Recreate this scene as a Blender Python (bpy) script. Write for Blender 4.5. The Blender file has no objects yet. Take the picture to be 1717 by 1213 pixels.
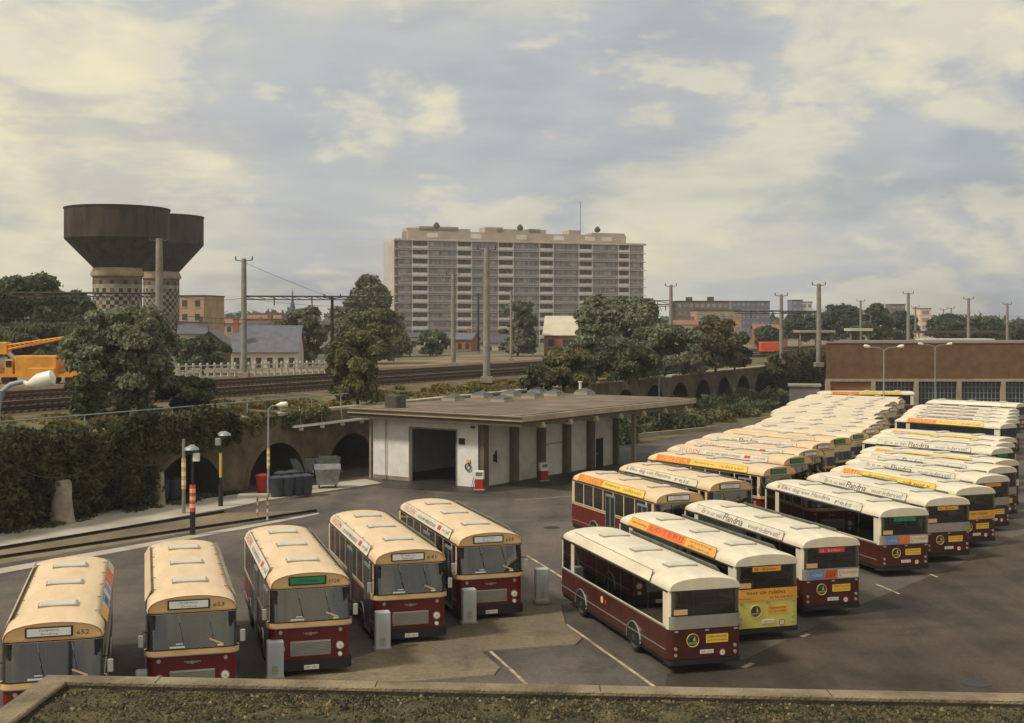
import bpy, math, random
import numpy as np
from mathutils import Vector, Matrix
random.seed(7)
R = math.radians
SC = bpy.context.scene
COL = SC.collection

# ------------------------------------------------------------------ camera
F, CX, VH, H = 2150.0, 858.5, 545.0, 11.0        # focal length in photo pixels, centre column, horizon row, camera height
cam = bpy.data.cameras.new("camera")
camo = bpy.data.objects.new("camera", cam)
COL.objects.link(camo)
cam.sensor_width = 36.0
cam.lens = F / 1717.0 * 36.0
cam.shift_y = -(1213 / 2 - VH) / 1717.0
cam.clip_start, cam.clip_end = 0.1, 6000
camo.location = (0, 0, H)
camo.rotation_euler = (R(90), 0, 0)
SC.camera = camo

# ------------------------------------------------------------------ world, sun, exposure
SUN_EL, SUN_AZ = R(50), R(243)                    # azimuth clockwise from +Y: behind the camera, to the left
SKY_TINT = 0.09
world = bpy.data.worlds.new("World")
SC.world = world
world.use_nodes = True
nt = world.node_tree
for n in list(nt.nodes):
    nt.nodes.remove(n)
N = nt.nodes.new
LK = nt.links.new
out = N("ShaderNodeOutputWorld")
bg = N("ShaderNodeBackground")
sky = N("ShaderNodeTexSky")
sky.sky_type = 'NISHITA'
sky.sun_disc = False
sky.sun_elevation = SUN_EL
sky.sun_rotation = SUN_AZ
sky.air_density, sky.dust_density = 1.2, 2.5
tc = N("ShaderNodeTexCoord")
sep = N("ShaderNodeSeparateXYZ")
LK(tc.outputs["Generated"], sep.inputs[0])
zz = N("ShaderNodeMath"); zz.operation = 'ADD'; zz.inputs[1].default_value = 0.16
zm = N("ShaderNodeMath"); zm.operation = 'MAXIMUM'; zm.inputs[1].default_value = 0.02
LK(sep.outputs["Z"], zm.inputs[0]); LK(zm.outputs[0], zz.inputs[0])
dx = N("ShaderNodeMath"); dx.operation = 'DIVIDE'
dy = N("ShaderNodeMath"); dy.operation = 'DIVIDE'
LK(sep.outputs["X"], dx.inputs[0]); LK(zz.outputs[0], dx.inputs[1])
LK(sep.outputs["Y"], dy.inputs[0]); LK(zz.outputs[0], dy.inputs[1])
cmb = N("ShaderNodeCombineXYZ")
LK(dx.outputs[0], cmb.inputs[0]); LK(dy.outputs[0], cmb.inputs[1])
def wnoise(scale, detail, rough, dist, off, sx=1.0, sy=1.0):
    mp = N("ShaderNodeMapping"); mp.inputs["Location"].default_value = off
    mp.inputs["Scale"].default_value = (sx, sy, 1)
    mp.inputs["Rotation"].default_value = (0, 0, R(-24))
    LK(cmb.outputs[0], mp.inputs[0])
    nn = N("ShaderNodeTexNoise"); nn.inputs["Scale"].default_value = scale
    nn.inputs["Detail"].default_value = detail; nn.inputs["Roughness"].default_value = rough
    nn.inputs["Distortion"].default_value = dist
    LK(mp.outputs[0], nn.inputs["Vector"])
    return nn.outputs["Fac"]
def wramp(src, stops):
    r = N("ShaderNodeValToRGB")
    r.color_ramp.interpolation = 'EASE'
    e = r.color_ramp.elements
    while len(e) < len(stops): e.new(0.5)
    for k, (p, c) in enumerate(stops):
        e[k].position = p; e[k].color = (*c, 1)
    LK(src, r.inputs[0])
    return r.outputs[0]
def wmix(fac, a, b):
    m = N("ShaderNodeMix"); m.data_type = 'RGBA'
    LK(fac, m.inputs[0]); LK(a, m.inputs[6]); LK(b, m.inputs[7])
    return m.outputs[2]
big = wnoise(0.95, 8, 0.56, 0.15, (3.1, 1.7, 0.3), 0.85, 1.0)
def dnoise(scale, detail, rough, dist, off, sc):
    mp = N("ShaderNodeMapping"); mp.inputs["Location"].default_value = off
    mp.inputs["Scale"].default_value = sc; mp.inputs["Rotation"].default_value = (0, R(14), 0)
    LK(tc.outputs["Generated"], mp.inputs[0])
    nn = N("ShaderNodeTexNoise"); nn.inputs["Scale"].default_value = scale
    nn.inputs["Detail"].default_value = detail; nn.inputs["Roughness"].default_value = rough; nn.inputs["Distortion"].default_value = dist
    LK(mp.outputs[0], nn.inputs["Vector"])
    return nn.outputs["Fac"]
broad = dnoise(2.3, 9, 0.55, 0.25, (1.2, 5.4, 0.3), (1.0, 1.0, 1.7))
fine = dnoise(5.0, 10, 0.58, 0.2, (2.2, 0.4, 1.3), (1.0, 1.0, 2.1))
fine2 = dnoise(9.0, 10, 0.56, 0.15, (5.2, 3.4, 0.7), (1.0, 1.0, 2.4))
avg = N("ShaderNodeMath"); avg.operation = 'ADD'
def scaled(src, k):
    h_ = N("ShaderNodeMath"); h_.operation = 'MULTIPLY'; h_.inputs[1].default_value = k
    LK(src, h_.inputs[0]); return h_.outputs[0]
LK(scaled(big, .45), avg.inputs[0]); LK(scaled(broad, .55), avg.inputs[1])
east = N("ShaderNodeMapRange"); east.inputs["From Min"].default_value = 0.02; east.inputs["From Max"].default_value = 0.42
east.inputs["To Min"].default_value = 0.012; east.inputs["To Max"].default_value = -0.045
LK(sep.outputs["X"], east.inputs["Value"])
drift = N("ShaderNodeMath"); drift.operation = 'ADD'
LK(avg.outputs[0], drift.inputs[0]); LK(east.outputs[0], drift.inputs[1])
avg = drift
# cloud masses: slate-grey undersides to warm cream tops
base = wramp(avg.outputs[0], [(0.38, (0.45, 0.48, 0.51)), (0.455, (0.54, 0.56, 0.56)), (0.52, (0.69, 0.66, 0.56)), (0.60, (0.90, 0.82, 0.56))])
puff = wramp(fine, [(0.48, (0, 0, 0)), (0.60, (1, 1, 1))])
puff2 = wramp(fine2, [(0.50, (0, 0, 0)), (0.61, (1, 1, 1))])
cream = N("ShaderNodeRGB"); cream.outputs[0].default_value = (1.0, 0.89, 0.60, 1)
slate = N("ShaderNodeRGB"); slate.outputs[0].default_value = (0.44, 0.45, 0.48, 1)
c1 = wmix(scaled(puff, .55), base, cream.outputs[0])
dark = wramp(dnoise(4.2, 10, 0.56, 0.2, (7.7, 2.1, 4.0), (1.0, 1.0, 2.9)), [(0.49, (0, 0, 0)), (0.64, (1, 1, 1))])
c2 = wmix(scaled(dark, .62), c1, slate.outputs[0])
clouds = wmix(scaled(puff2, .46), c2, cream.outputs[0])
skym = N("ShaderNodeMix"); skym.data_type = 'RGBA'; skym.blend_type = 'MULTIPLY'
skym.inputs[0].default_value = 1.0
skym.inputs[7].default_value = (SKY_TINT, SKY_TINT, SKY_TINT, 1)
LK(sky.outputs[0], skym.inputs[6])
cover = wramp(big, [(0.30, (0.62, 0.62, 0.62)), (0.50, (0.93, 0.93, 0.93))])
final = wmix(cover, skym.outputs[2], clouds)
LK(final, bg.inputs["Color"])
bg.inputs["Strength"].default_value = 1.0
LK(bg.outputs[0], out.inputs[0])

sl = bpy.data.lights.new("sun", 'SUN')
sl.energy = 2.7
sl.angle = R(8)
sl.color = (1.0, 0.93, 0.80)
so = bpy.data.objects.new("sun", sl)
COL.objects.link(so)
sd = Vector((math.sin(SUN_AZ) * math.cos(SUN_EL), math.cos(SUN_AZ) * math.cos(SUN_EL), math.sin(SUN_EL)))
so.rotation_euler = (-sd).to_track_quat('-Z', 'Y').to_euler()
so.location = (0, 0, 200)

SC.view_settings.view_transform = 'Standard'
SC.view_settings.look = 'None'
SC.view_settings.exposure = 0.0
SC.view_settings.gamma = 1.0
try:
    SC.cycles.volume_bounces = 0
    SC.cycles.max_bounces = 6
    SC.cycles.transparent_max_bounces = 16
except Exception:
    pass

# ------------------------------------------------------------------ helpers
def S(r, g, b):
    f = lambda c: (c / 255 / 12.92) if c <= 10 else ((c / 255 + 0.055) / 1.055) ** 2.4
    return (f(r), f(g), f(b))

def at(u, Y, z=0.0):                    # a point at depth Y seen in photo column u
    return Vector(((u - CX) / F * Y, Y, z))
def G(u, v, z=0.0):                     # the point of the level z seen at photo pixel u, v
    Y = (H - z) * F / (v - VH)
    return at(u, Y, z)
def zat(v, Y):
    return H - (v - VH) / F * Y

def mat(name, col, rough=0.7, var=0.12, scale=3.0, bump=0.0, bscale=None, metal=0.0, spec=0.5, col2=None, detail=5, world_co=False,
        lo=0.35, hi=0.65, stretch=None, trans=0.0):
    m = bpy.data.materials.new(name)
    m.use_nodes = True
    t = m.node_tree
    b = t.nodes["Principled BSDF"]
    b.inputs["Roughness"].default_value = rough
    b.inputs["Metallic"].default_value = metal
    b.inputs["Specular IOR Level"].default_value = spec
    if var == 0 and col2 is None:
        b.inputs["Base Color"].default_value = (*col, 1)
    else:
        if world_co:
            g = t.nodes.new("ShaderNodeNewGeometry"); co = g.outputs["Position"]
        else:
            g = t.nodes.new("ShaderNodeTexCoord"); co = g.outputs["Object"]
        if stretch:
            mp = t.nodes.new("ShaderNodeMapping"); mp.inputs["Scale"].default_value = stretch
            t.links.new(co, mp.inputs[0]); co = mp.outputs[0]
        n = t.nodes.new("ShaderNodeTexNoise")
        n.inputs["Scale"].default_value = scale; n.inputs["Detail"].default_value = detail
        n.inputs["Roughness"].default_value = 0.62
        t.links.new(co, n.inputs["Vector"])
        r = t.nodes.new("ShaderNodeValToRGB")
        a = tuple(c * (1 - var) for c in col)
        c2 = col2 if col2 else tuple(min(1, c * (1 + var)) for c in col)
        e = r.color_ramp.elements
        e[0].position = lo; e[0].color = (*a, 1)
        e[1].position = hi; e[1].color = (*c2, 1)
        t.links.new(n.outputs["Fac"], r.inputs[0])
        t.links.new(r.outputs[0], b.inputs["Base Color"])
        if bump:
            n2 = t.nodes.new("ShaderNodeTexNoise")
            n2.inputs["Scale"].default_value = bscale or scale * 8
            n2.inputs["Detail"].default_value = 6
            t.links.new(co, n2.inputs["Vector"])
            bp = t.nodes.new("ShaderNodeBump"); bp.inputs["Strength"].default_value = bump
            bp.inputs["Distance"].default_value = 0.05
            t.links.new(n2.outputs["Fac"], bp.inputs["Height"])
            t.links.new(bp.outputs[0], b.inputs["Normal"])
    if trans:
        tr = t.nodes.new("ShaderNodeBsdfTranslucent")
        src = b.inputs["Base Color"].links[0].from_socket
        t.links.new(src, tr.inputs["Color"])
        mx = t.nodes.new("ShaderNodeMixShader"); mx.inputs[0].default_value = trans
        t.links.new(b.outputs[0], mx.inputs[1]); t.links.new(tr.outputs[0], mx.inputs[2])
        o = t.nodes["Material Output"]
        t.links.new(mx.outputs[0], o.inputs["Surface"])
    return m

_font_cache = {}
def text_geo(s):
    if s not in _font_cache:
        cu = bpy.data.curves.new("t", 'FONT')
        cu.body = s
        cu.resolution_u = 1
        cu.align_x = 'LEFT'
        o = bpy.data.objects.new("t", cu)
        me = bpy.data.meshes.new_from_object(o)
        vs = [v.co.copy() for v in me.vertices]
        fs = [tuple(p.vertices) for p in me.polygons]
        bpy.data.objects.remove(o); bpy.data.curves.remove(cu); bpy.data.meshes.remove(me)
        x0 = min(v.x for v in vs); x1 = max(v.x for v in vs)
        y0 = min(v.y for v in vs); y1 = max(v.y for v in vs)
        _font_cache[s] = ([((v.x - x0) / (x1 - x0) - .5, (v.y - y0) / (y1 - y0) - .5) for v in vs], fs)
    return _font_cache[s]

class MB:
    def __init__(self):
        self.v, self.f, self.m = [], [], []
    def face(self, pts, mi=0):
        i = len(self.v)
        self.v.extend([tuple(p) for p in pts])
        self.f.append(tuple(range(i, i + len(pts)))); self.m.append(mi)
    def grid(self, rows, mi=0, closed=False):
        """rows: list of equally long point lists, faces between successive rows"""
        i0 = len(self.v); n = len(rows[0])
        for r in rows: self.v.extend([tuple(p) for p in r])
        for a in range(len(rows) - 1):
            for b in range(n if closed else n - 1):
                c = (b + 1) % n
                self.f.append((i0 + a * n + b, i0 + a * n + c, i0 + (a + 1) * n + c, i0 + (a + 1) * n + b))
                self.m.append(mi(a, b) if callable(mi) else mi)
    def box(self, c, s, mi=0, rz=0.0, M=None):
        x, y, z = (k / 2 for k in s)
        p = [Vector((sx * x, sy * y, sz * z)) for sz in (-1, 1) for sy in (-1, 1) for sx in (-1, 1)]
        Q = M if M else Matrix.Rotation(rz, 3, 'Z')
        c = Vector(c)
        p = [Q @ q + c for q in p]
        i = len(self.v); self.v.extend([tuple(q) for q in p])
        for f in ((0, 2, 3, 1), (4, 5, 7, 6), (0, 1, 5, 4), (2, 6, 7, 3), (0, 4, 6, 2), (1, 3, 7, 5)):
            self.f.append(tuple(i + k for k in f)); self.m.append(mi)
    def bbox(self, c, s, b=0.03, mi=0, rz=0.0):
        """box with chamfered vertical and top edges"""
        x, y = s[0] / 2, s[1] / 2
        z0, z1 = c[2] - s[2] / 2, c[2] + s[2] / 2
        def ring(k, z):
            q = [(-x + k + b, -y + k), (x - k - b, -y + k), (x - k, -y + k + b), (x - k, y - k - b), (x - k - b, y - k), (-x + k + b, y - k), (-x + k, y - k - b), (-x + k, -y + k + b)]
            cs, sn = math.cos(rz), math.sin(rz)
            return [(c[0] + a * cs - d * sn, c[1] + a * sn + d * cs, z) for a, d in q]
        rows = [ring(0, z0), ring(0, z1 - b), ring(b * .8, z1)]
        self.grid(rows, mi, True)
        self.face(rows[-1], mi); self.face(rows[0][::-1], mi)
    def tube(self, path, r, n=8, mi=0, caps=True):
        path = [Vector(p) for p in path]
        rr = r if isinstance(r, (list, tuple)) else [r] * len(path)
        rows = []
        for k, p in enumerate(path):
            d = (path[min(k + 1, len(path) - 1)] - path[max(k - 1, 0)]).normalized()
            a = d.orthogonal().normalized() if abs(d.z) < .99 else Vector((1, 0, 0))
            if abs(d.z) < .99: a = d.cross(Vector((0, 0, 1))).normalized()
            b = a.cross(d).normalized()
            rows.append([p + (a * math.cos(t) + b * math.sin(t)) * rr[k] for t in (2 * math.pi * j / n for j in range(n))])
        self.grid(rows, mi, True)
        if caps:
            self.face(rows[0][::-1], mi); self.face(rows[-1], mi)
    def lathe(self, prof, c=(0, 0, 0), n=24, mi=0, capb=False, capt=True):
        rows = [[(c[0] + r * math.cos(t), c[1] + r * math.sin(t), c[2] + z) for t in (2 * math.pi * j / n for j in range(n))] for r, z in prof]
        self.grid(rows, mi, True)
        if capt: self.face(rows[-1], mi)
        if capb: self.face(rows[0][::-1], mi)
    def prism(self, poly, z0, z1, mi=0, mt=None):
        n = len(poly)
        a = [(p[0], p[1], z0) for p in poly]; b = [(p[0], p[1], z1) for p in poly]
        self.grid([a, b], mi, True)
        self.face(b, mi if mt is None else mt); self.face(a[::-1], mi)
    def disc(self, c, r, nrm, n=16, mi=0, thick=0.02):
        c = Vector(c); d = Vector(nrm).normalized()
        self.tube([c, c + d * thick], r, n, mi)
    def text(self, s, c, xd, yd, w, h, mi=0):
        vs, fs = text_geo(s)
        c, xd, yd = Vector(c), Vector(xd).normalized(), Vector(yd).normalized()
        i = len(self.v)
        self.v.extend([tuple(c + xd * (a * w) + yd * (b * h)) for a, b in vs])
        for f in fs:
            self.f.append(tuple(i + k for k in f)); self.m.append(mi)
    def mesh(self, name, mats, smooth=False):
        me = bpy.data.meshes.new(name)
        me.from_pydata(self.v, [], self.f)
        for m in (mats if isinstance(mats, (list, tuple)) else [mats]): me.materials.append(m)
        me.polygons.foreach_set("material_index", self.m)
        if smooth:
            me.polygons.foreach_set("use_smooth", [True] * len(self.f))
            try: me.set_sharp_from_angle(angle=R(smooth if smooth is not True else 40))
            except Exception: pass
        me.update()
        return me
    def build(self, name, mats, parent=None, smooth=False):
        return link(name, self.mesh(name, mats, smooth), parent)

def link(name, me, parent=None):
    o = bpy.data.objects.new(name, me)
    COL.objects.link(o)
    if parent is not None: o.parent = parent
    return o
def empty(name, loc, rz=0.0):
    o = bpy.data.objects.new(name, None)
    o.empty_display_size = 0.3
    COL.objects.link(o)
    o.location = loc; o.rotation_euler = (0, 0, rz)
    return o
def tag(o, label, cat, group=None):
    o["label"] = label; o["category"] = cat
    if group: o["group"] = group
    return o
def struct(o): o["kind"] = "structure"; return o
def stuff(o, label=None, cat=None):
    o["kind"] = "stuff"
    if label: o["label"] = label
    if cat: o["category"] = cat
    return o
def copy_thing(root, loc, rz, label, group=None):
    c = root.copy(); COL.objects.link(c)
    c.location = loc; c.rotation_euler = (0, 0, rz); c["label"] = label
    if group: c["group"] = group
    for ch in root.children:
        d = ch.copy(); COL.objects.link(d); d.parent = c
        for g in ch.children:
            e = g.copy(); COL.objects.link(e); e.parent = d
    return c

# ------------------------------------------------------------------ materials
M = {}
def tarmac(name, dark, light, rough, worn=0.5, ang=-16):
    m = bpy.data.materials.new(name); m.use_nodes = True
    t = m.node_tree; b = t.nodes["Principled BSDF"]; lk = t.links.new
    b.inputs["Roughness"].default_value = rough; b.inputs["Specular IOR Level"].default_value = 0.35
    g = t.nodes.new("ShaderNodeNewGeometry")
    def noise(scale, detail, rgh, sc=(1, 1, 1), rot=0.0, dist=0.0):
        mp = t.nodes.new("ShaderNodeMapping"); mp.inputs["Scale"].default_value = sc; mp.inputs["Rotation"].default_value = (0, 0, R(rot))
        lk(g.outputs["Position"], mp.inputs[0])
        n = t.nodes.new("ShaderNodeTexNoise"); n.inputs["Scale"].default_value = scale; n.inputs["Detail"].default_value = detail
        n.inputs["Roughness"].default_value = rgh; n.inputs["Distortion"].default_value = dist
        lk(mp.outputs[0], n.inputs["Vector"]); return n.outputs["Fac"]
    def ramp(src, a, c, ca, cc):
        r = t.nodes.new("ShaderNodeValToRGB"); e = r.color_ramp.elements
        e[0].position = a; e[0].color = (*ca, 1); e[1].position = c; e[1].color = (*cc, 1); lk(src, r.inputs[0]); return r.outputs[0]
    def mul(a, c, f=1.0):
        x = t.nodes.new("ShaderNodeMix"); x.data_type = 'RGBA'; x.blend_type = 'MULTIPLY'; x.inputs[0].default_value = f
        lk(a, x.inputs[6]); lk(c, x.inputs[7]); return x.outputs[2]
    base = ramp(noise(.12, 12, .66, dist=.4), .38, .63, dark, light)
    streak = ramp(noise(.55, 8, .6, (1.0, .14, 1), ang), .36, .62, (1 - .45 * worn,) * 3, (1.12, 1.1, 1.06))
    stain = ramp(noise(.42, 10, .68, dist=.8), .30, .45, (.52, .50, .48), (1, 1, 1))
    grain = ramp(noise(7.0, 4, .8), .30, .70, (.70, .70, .70), (1.28, 1.26, 1.22))
    col = mul(mul(mul(base, streak), stain, .8), grain)
    lk(col, b.inputs["Base Color"])
    bp = t.nodes.new("ShaderNodeBump"); bp.inputs["Strength"].default_value = .3; bp.inputs["Distance"].default_value = .03
    lk(noise(14, 6, .6), bp.inputs["Height"]); lk(bp.outputs[0], b.inputs["Normal"])
    return m
M['asphalt'] = tarmac("asphalt", S(72, 67, 63), S(108, 98, 91), .75)
M['asphalt_dark'] = tarmac("wet asphalt", S(48, 44, 40), S(66, 60, 54), .55)
M['asphalt_brown'] = tarmac("worn asphalt", S(52, 45, 38), S(92, 79, 66), .8, .7, 60)
M['apron'] = tarmac("concrete apron", S(108, 97, 80), S(142, 127, 104), .88, .3, 70)
M['kerb'] = mat("kerb concrete", S(150, 140, 122), 0.85, 0.18, 1.2, 0.2, world_co=True)
M['pavement'] = mat("pavement concrete", S(176, 166, 150), 0.85, 0.2, 0.35, 0.2, 9, world_co=True, detail=8)
M['line'] = mat("road paint", S(170, 150, 118), 0.85, 0.5, 1.6, world_co=True, detail=10, col2=S(205, 186, 150))
M['steel'] = mat("rail steel", S(48, 46, 46), 0.4, 0.2, 2, metal=0.6)
M['rust'] = mat("rusty rail", S(70, 52, 42), 0.6, 0.25, 2, metal=0.3)
M['ballast'] = mat("railway ballast", S(86, 62, 46), 0.95, 0.42, 0.5, 0.8, 6, col2=S(116, 88, 64), world_co=True, detail=12)
M['sleeper'] = mat("sleeper wood", S(78, 61, 48), 0.95, 0.3, 2)
M['verge'] = mat("rough grass", S(62, 66, 38), 0.95, 0.4, 0.35, 0.9, 5, col2=S(124, 108, 62), world_co=True, detail=10)
M['waste'] = mat("waste ground", S(112, 98, 74), 0.95, 0.35, 0.12, 0.5, 3, col2=S(150, 128, 96), world_co=True, detail=9)
M['town_ground'] = mat("town ground", S(92, 92, 70), 0.95, 0.3, 0.02, world_co=True)
M['stone'] = mat("viaduct stone", S(94, 81, 62), 0.92, 0.34, 0.6, 0.7, 5, col2=S(126, 110, 86), detail=11)
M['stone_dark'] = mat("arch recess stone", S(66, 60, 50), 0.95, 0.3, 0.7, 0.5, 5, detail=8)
M['coping'] = mat("coping stone", S(165, 152, 130), 0.85, 0.2, 1.0)
M['white_wall'] = mat("white painted block", S(222, 218, 212), 0.8, 0.10, 1.2, 0.1, 18)
M['grey_panel'] = mat("pale render", S(206, 200, 190), 0.8, 0.10, 1.2, 0.1, 18)
M['concrete'] = mat("concrete", S(140, 130, 114), 0.85, 0.2, 1.0, 0.2)
M['concrete_mast'] = mat("mast concrete", S(138, 130, 120), 0.85, 0.2, 1.2, 0.15)
M['roof_felt'] = mat("roof felt", S(108, 94, 80), 0.92, 0.30, 0.35, 0.3, 12, col2=S(132, 116, 98), detail=11)
M['fascia'] = mat("roof fascia", S(165, 150, 124), 0.8, 0.15, 0.8)
M['pilaster'] = mat("dark concrete post", S(102, 92, 76), 0.9, 0.2, 1.0)
M['soffit'] = mat("soffit boards", S(84, 74, 62), 0.9, 0.15, 1.0)
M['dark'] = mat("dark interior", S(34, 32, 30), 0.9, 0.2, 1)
M['black'] = mat("black rubber", S(28, 27, 26), 0.7, 0.2, 4)
M['dome'] = mat("skylight dome", S(74, 74, 76), 0.35, 0.15, 2)
M['red'] = mat("red paint", S(168, 40, 30), 0.6, 0.15, 3)
M['white'] = mat("white paint", S(225, 222, 212), 0.5, 0.06, 2)
M['grey_metal'] = mat("grey metal", S(150, 156, 158), 0.5, 0.12, 2, metal=0.3)
M['cabinet'] = mat("cabinet grey", S(186, 188, 190), 0.55, 0.08, 2)
M['bluegrey'] = mat("pole paint", S(138, 148, 148), 0.55, 0.15, 2)
M['black_metal'] = mat("black metal", S(36, 36, 36), 0.5, 0.2, 3)
M['yellow'] = mat("yellow paint", S(222, 178, 60), 0.6, 0.1, 4)
M['bin'] = mat("dark bin plastic", S(56, 60, 70), 0.6, 0.2, 3)
M['galv'] = mat("galvanised steel", S(140, 142, 142), 0.45, 0.25, 3, metal=0.5)
M['crane'] = mat("crane orange", S(212, 146, 48), 0.6, 0.18, 0.8)
M['brick'] = mat("brown brick", S(112, 82, 54), 0.9, 0.22, 0.8, 0.3, 12, detail=8)
M['brick_light'] = mat("pale brick", S(176, 146, 112), 0.9, 0.15, 0.6)
M['brick_red'] = mat("red brick", S(150, 100, 74), 0.9, 0.18, 0.6)
M['slate'] = mat("slate", S(98, 99, 106), 0.7, 0.16, 1.2)
M['slate_dark'] = mat("dark slate", S(74, 76, 82), 0.7, 0.16, 1.2)
M['tile'] = mat("roof tile", S(138, 96, 76), 0.85, 0.2, 1.2)
M['render'] = mat("cream render", S(200, 188, 166), 0.85, 0.1, 0.4)
M['block_wall'] = mat("block concrete", S(188, 176, 167), 0.85, 0.1, 0.15)
M['block_slab'] = mat("balcony edge", S(198, 186, 175), 0.85, 0.10, 0.3)
M['block_white'] = mat("balcony panel", S(214, 204, 195), 0.8, 0.10, 0.6)
M['block_glass'] = mat("block glazing", S(138, 134, 137), 0.3, 0.35, 0.45, detail=5)
M['block_dark'] = mat("balcony door", S(106, 98, 94), 0.6, 0.35, 0.8)  # darker tone of the balcony doors
M['curtain'] = mat("pale blind", S(178, 172, 162), 0.8, 0.2, 0.5)
M['tank'] = mat("tank steel", S(50, 39, 31), 0.9, 0.35, 0.5, 0.3, 3, col2=S(74, 60, 49), detail=10, stretch=(1.6, 1.6, .35))
M['tower_brick'] = mat("tower brick", S(112, 92, 76), 0.9, 0.25, 0.8)
M['tower_pale'] = mat("tower pale brick", S(150, 140, 124), 0.9, 0.25, 0.8)
M['tower_dark'] = mat("tower dark brick", S(58, 50, 45), 0.9, 0.2, 0.8)
M['bluebuilding'] = mat("blue grey facade", S(108, 110, 124), 0.6, 0.12, 0.3)
M['brownbuilding'] = mat("brown facade", S(112, 98, 88), 0.8, 0.12, 0.3)
M['bark'] = mat("bark", S(84, 74, 62), 0.95, 0.3, 2.5, 0.5)
M['pale_bark'] = mat("pale bark", S(150, 138, 120), 0.95, 0.3, 1.5, 0.5)
M['wire'] = mat("wire", S(60, 58, 58), 0.6, 0.0)
M['cream_tower'] = mat('cream tower render', S(222, 194, 168), 0.85, 0.06, 0.3)
# buses
M['cream'] = mat("cream paint", S(228, 196, 152), 0.38, 0.10, 0.7, col2=S(238, 208, 166), detail=12, stretch=(2.2, .6, 1))
M['seam'] = mat('panel seam', S(200, 182, 148), 0.7, 0.1, 2)
M['body_seam'] = mat('body seam', S(44, 22, 18), 0.7, 0.1, 2)
M['cream_pale'] = mat("pale cream paint", S(218, 200, 170), 0.5, 0.12, 0.6, col2=S(232, 214, 184), detail=12, stretch=(2.2, .6, 1))  # paler than the other cream, for the far packed buses
M['cream_brow'] = mat("ochre cream paint", S(226, 184, 126), 0.35, 0.05, 1.2)
M['ivory'] = mat("ivory paint", S(226, 212, 184), 0.38, 0.10, 0.7, col2=S(238, 226, 198), detail=12, stretch=(2.2, .6, 1))
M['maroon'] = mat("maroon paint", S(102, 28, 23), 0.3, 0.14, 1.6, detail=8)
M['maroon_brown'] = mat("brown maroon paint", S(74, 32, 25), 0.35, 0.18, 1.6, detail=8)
M['bus_yellow'] = mat("pale yellow paint", S(214, 200, 104), 0.4, 0.06, 1.2)
M['hub'] = mat('wheel hub', S(70, 64, 60), 0.6, 0.15, 3)
M['glass'] = mat("bus glass", S(40, 42, 44), 0.06, 0.25, 0.7, spec=0.6, detail=2)
M['screen'] = mat("windscreen with painted reflections", S(62, 64, 72), 0.09, 0.45, 1.1, spec=0.7, col2=S(118, 118, 124), detail=6, stretch=(3.2, 1, .5), lo=.3, hi=.7)  # upright light and dark streaks imitate reflections in the colour
def clear_glass(name, tint, gloss, rough=.03):
    m = bpy.data.materials.new(name); m.use_nodes = True
    t = m.node_tree
    for n in list(t.nodes): t.nodes.remove(n)
    o = t.nodes.new("ShaderNodeOutputMaterial"); tr = t.nodes.new("ShaderNodeBsdfTransparent"); gl = t.nodes.new("ShaderNodeBsdfGlossy")
    tr.inputs[0].default_value = (*tint, 1); gl.inputs["Roughness"].default_value = rough; gl.inputs[0].default_value = (.9, .9, .9, 1)
    lw = t.nodes.new("ShaderNodeLayerWeight"); lw.inputs[0].default_value = .35
    mr = t.nodes.new("ShaderNodeMapRange"); mr.inputs["To Min"].default_value = gloss; mr.inputs["To Max"].default_value = .85
    t.links.new(lw.outputs["Fresnel"], mr.inputs["Value"])
    mx = t.nodes.new("ShaderNodeMixShader"); t.links.new(mr.outputs[0], mx.inputs[0]); t.links.new(tr.outputs[0], mx.inputs[1]); t.links.new(gl.outputs[0], mx.inputs[2])
    t.links.new(mx.outputs[0], o.inputs["Surface"])
    return m
M['clear'] = clear_glass("side glass", (.60, .60, .60), .13)
M['clear_screen'] = clear_glass("windscreen", (.50, .51, .55), .10)
M['clear_rear'] = clear_glass("rear window glass", (.45, .44, .43), .08)
M['seat'] = mat("seat cover", S(92, 62, 50), 0.8, 0.2, 3)
M['seat_frame'] = mat("seat frame", S(150, 146, 140), 0.4, 0.1, 3, metal=0.4)
M['lino'] = mat("bus floor", S(66, 62, 58), 0.8, 0.2, 2)
M['lining'] = mat("bus ceiling lining", S(176, 168, 150), 0.8, 0.05, 2)
M['dash'] = mat("dashboard", S(52, 50, 50), 0.7, 0.15, 3)
M['rear_glass'] = mat("rear pane with painted reflections", S(44, 42, 40), 0.22, 0.4, 1.6, spec=0.4, detail=6, stretch=(0.6, 1, 4))  # level streaks in the colour imitate reflected lines and seat rails
M['silver'] = mat("silver trim", S(170, 170, 166), 0.35, 0.08, 4, metal=0.6)
M['panel_grey'] = mat("grey panel", S(150, 142, 130), 0.6, 0.08, 2)
M['hatch'] = mat("roof hatch", S(204, 196, 180), 0.6, 0.05, 3)
M['hatch_edge'] = mat("hatch edge", S(150, 146, 136), 0.6, 0.08, 3)
M['board_back'] = mat("board back", S(112, 116, 104), 0.6, 0.25, 2)
M['chrome'] = mat("lamp chrome", S(206, 204, 196), 0.25, 0.05, 4, metal=0.5)
M['lens'] = mat("lamp glass", S(222, 220, 210), 0.2, 0.05, 6)
M['tail'] = mat("tail lamp", S(170, 150, 140), 0.3, 0.1, 6)
M['sign_white'] = mat("blind white", S(226, 224, 222), 0.5, 0.04, 4)
M['sign_green'] = mat("blind green", S(38, 128, 82), 0.5, 0.12, 4)
M['sign_amber'] = mat("blind amber", S(232, 158, 50), 0.5, 0.1, 4)
M['sign_red'] = mat("blind red", S(214, 62, 48), 0.5, 0.1, 4)
M['ink'] = mat("ink", S(40, 40, 44), 0.7, 0.0)
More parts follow.
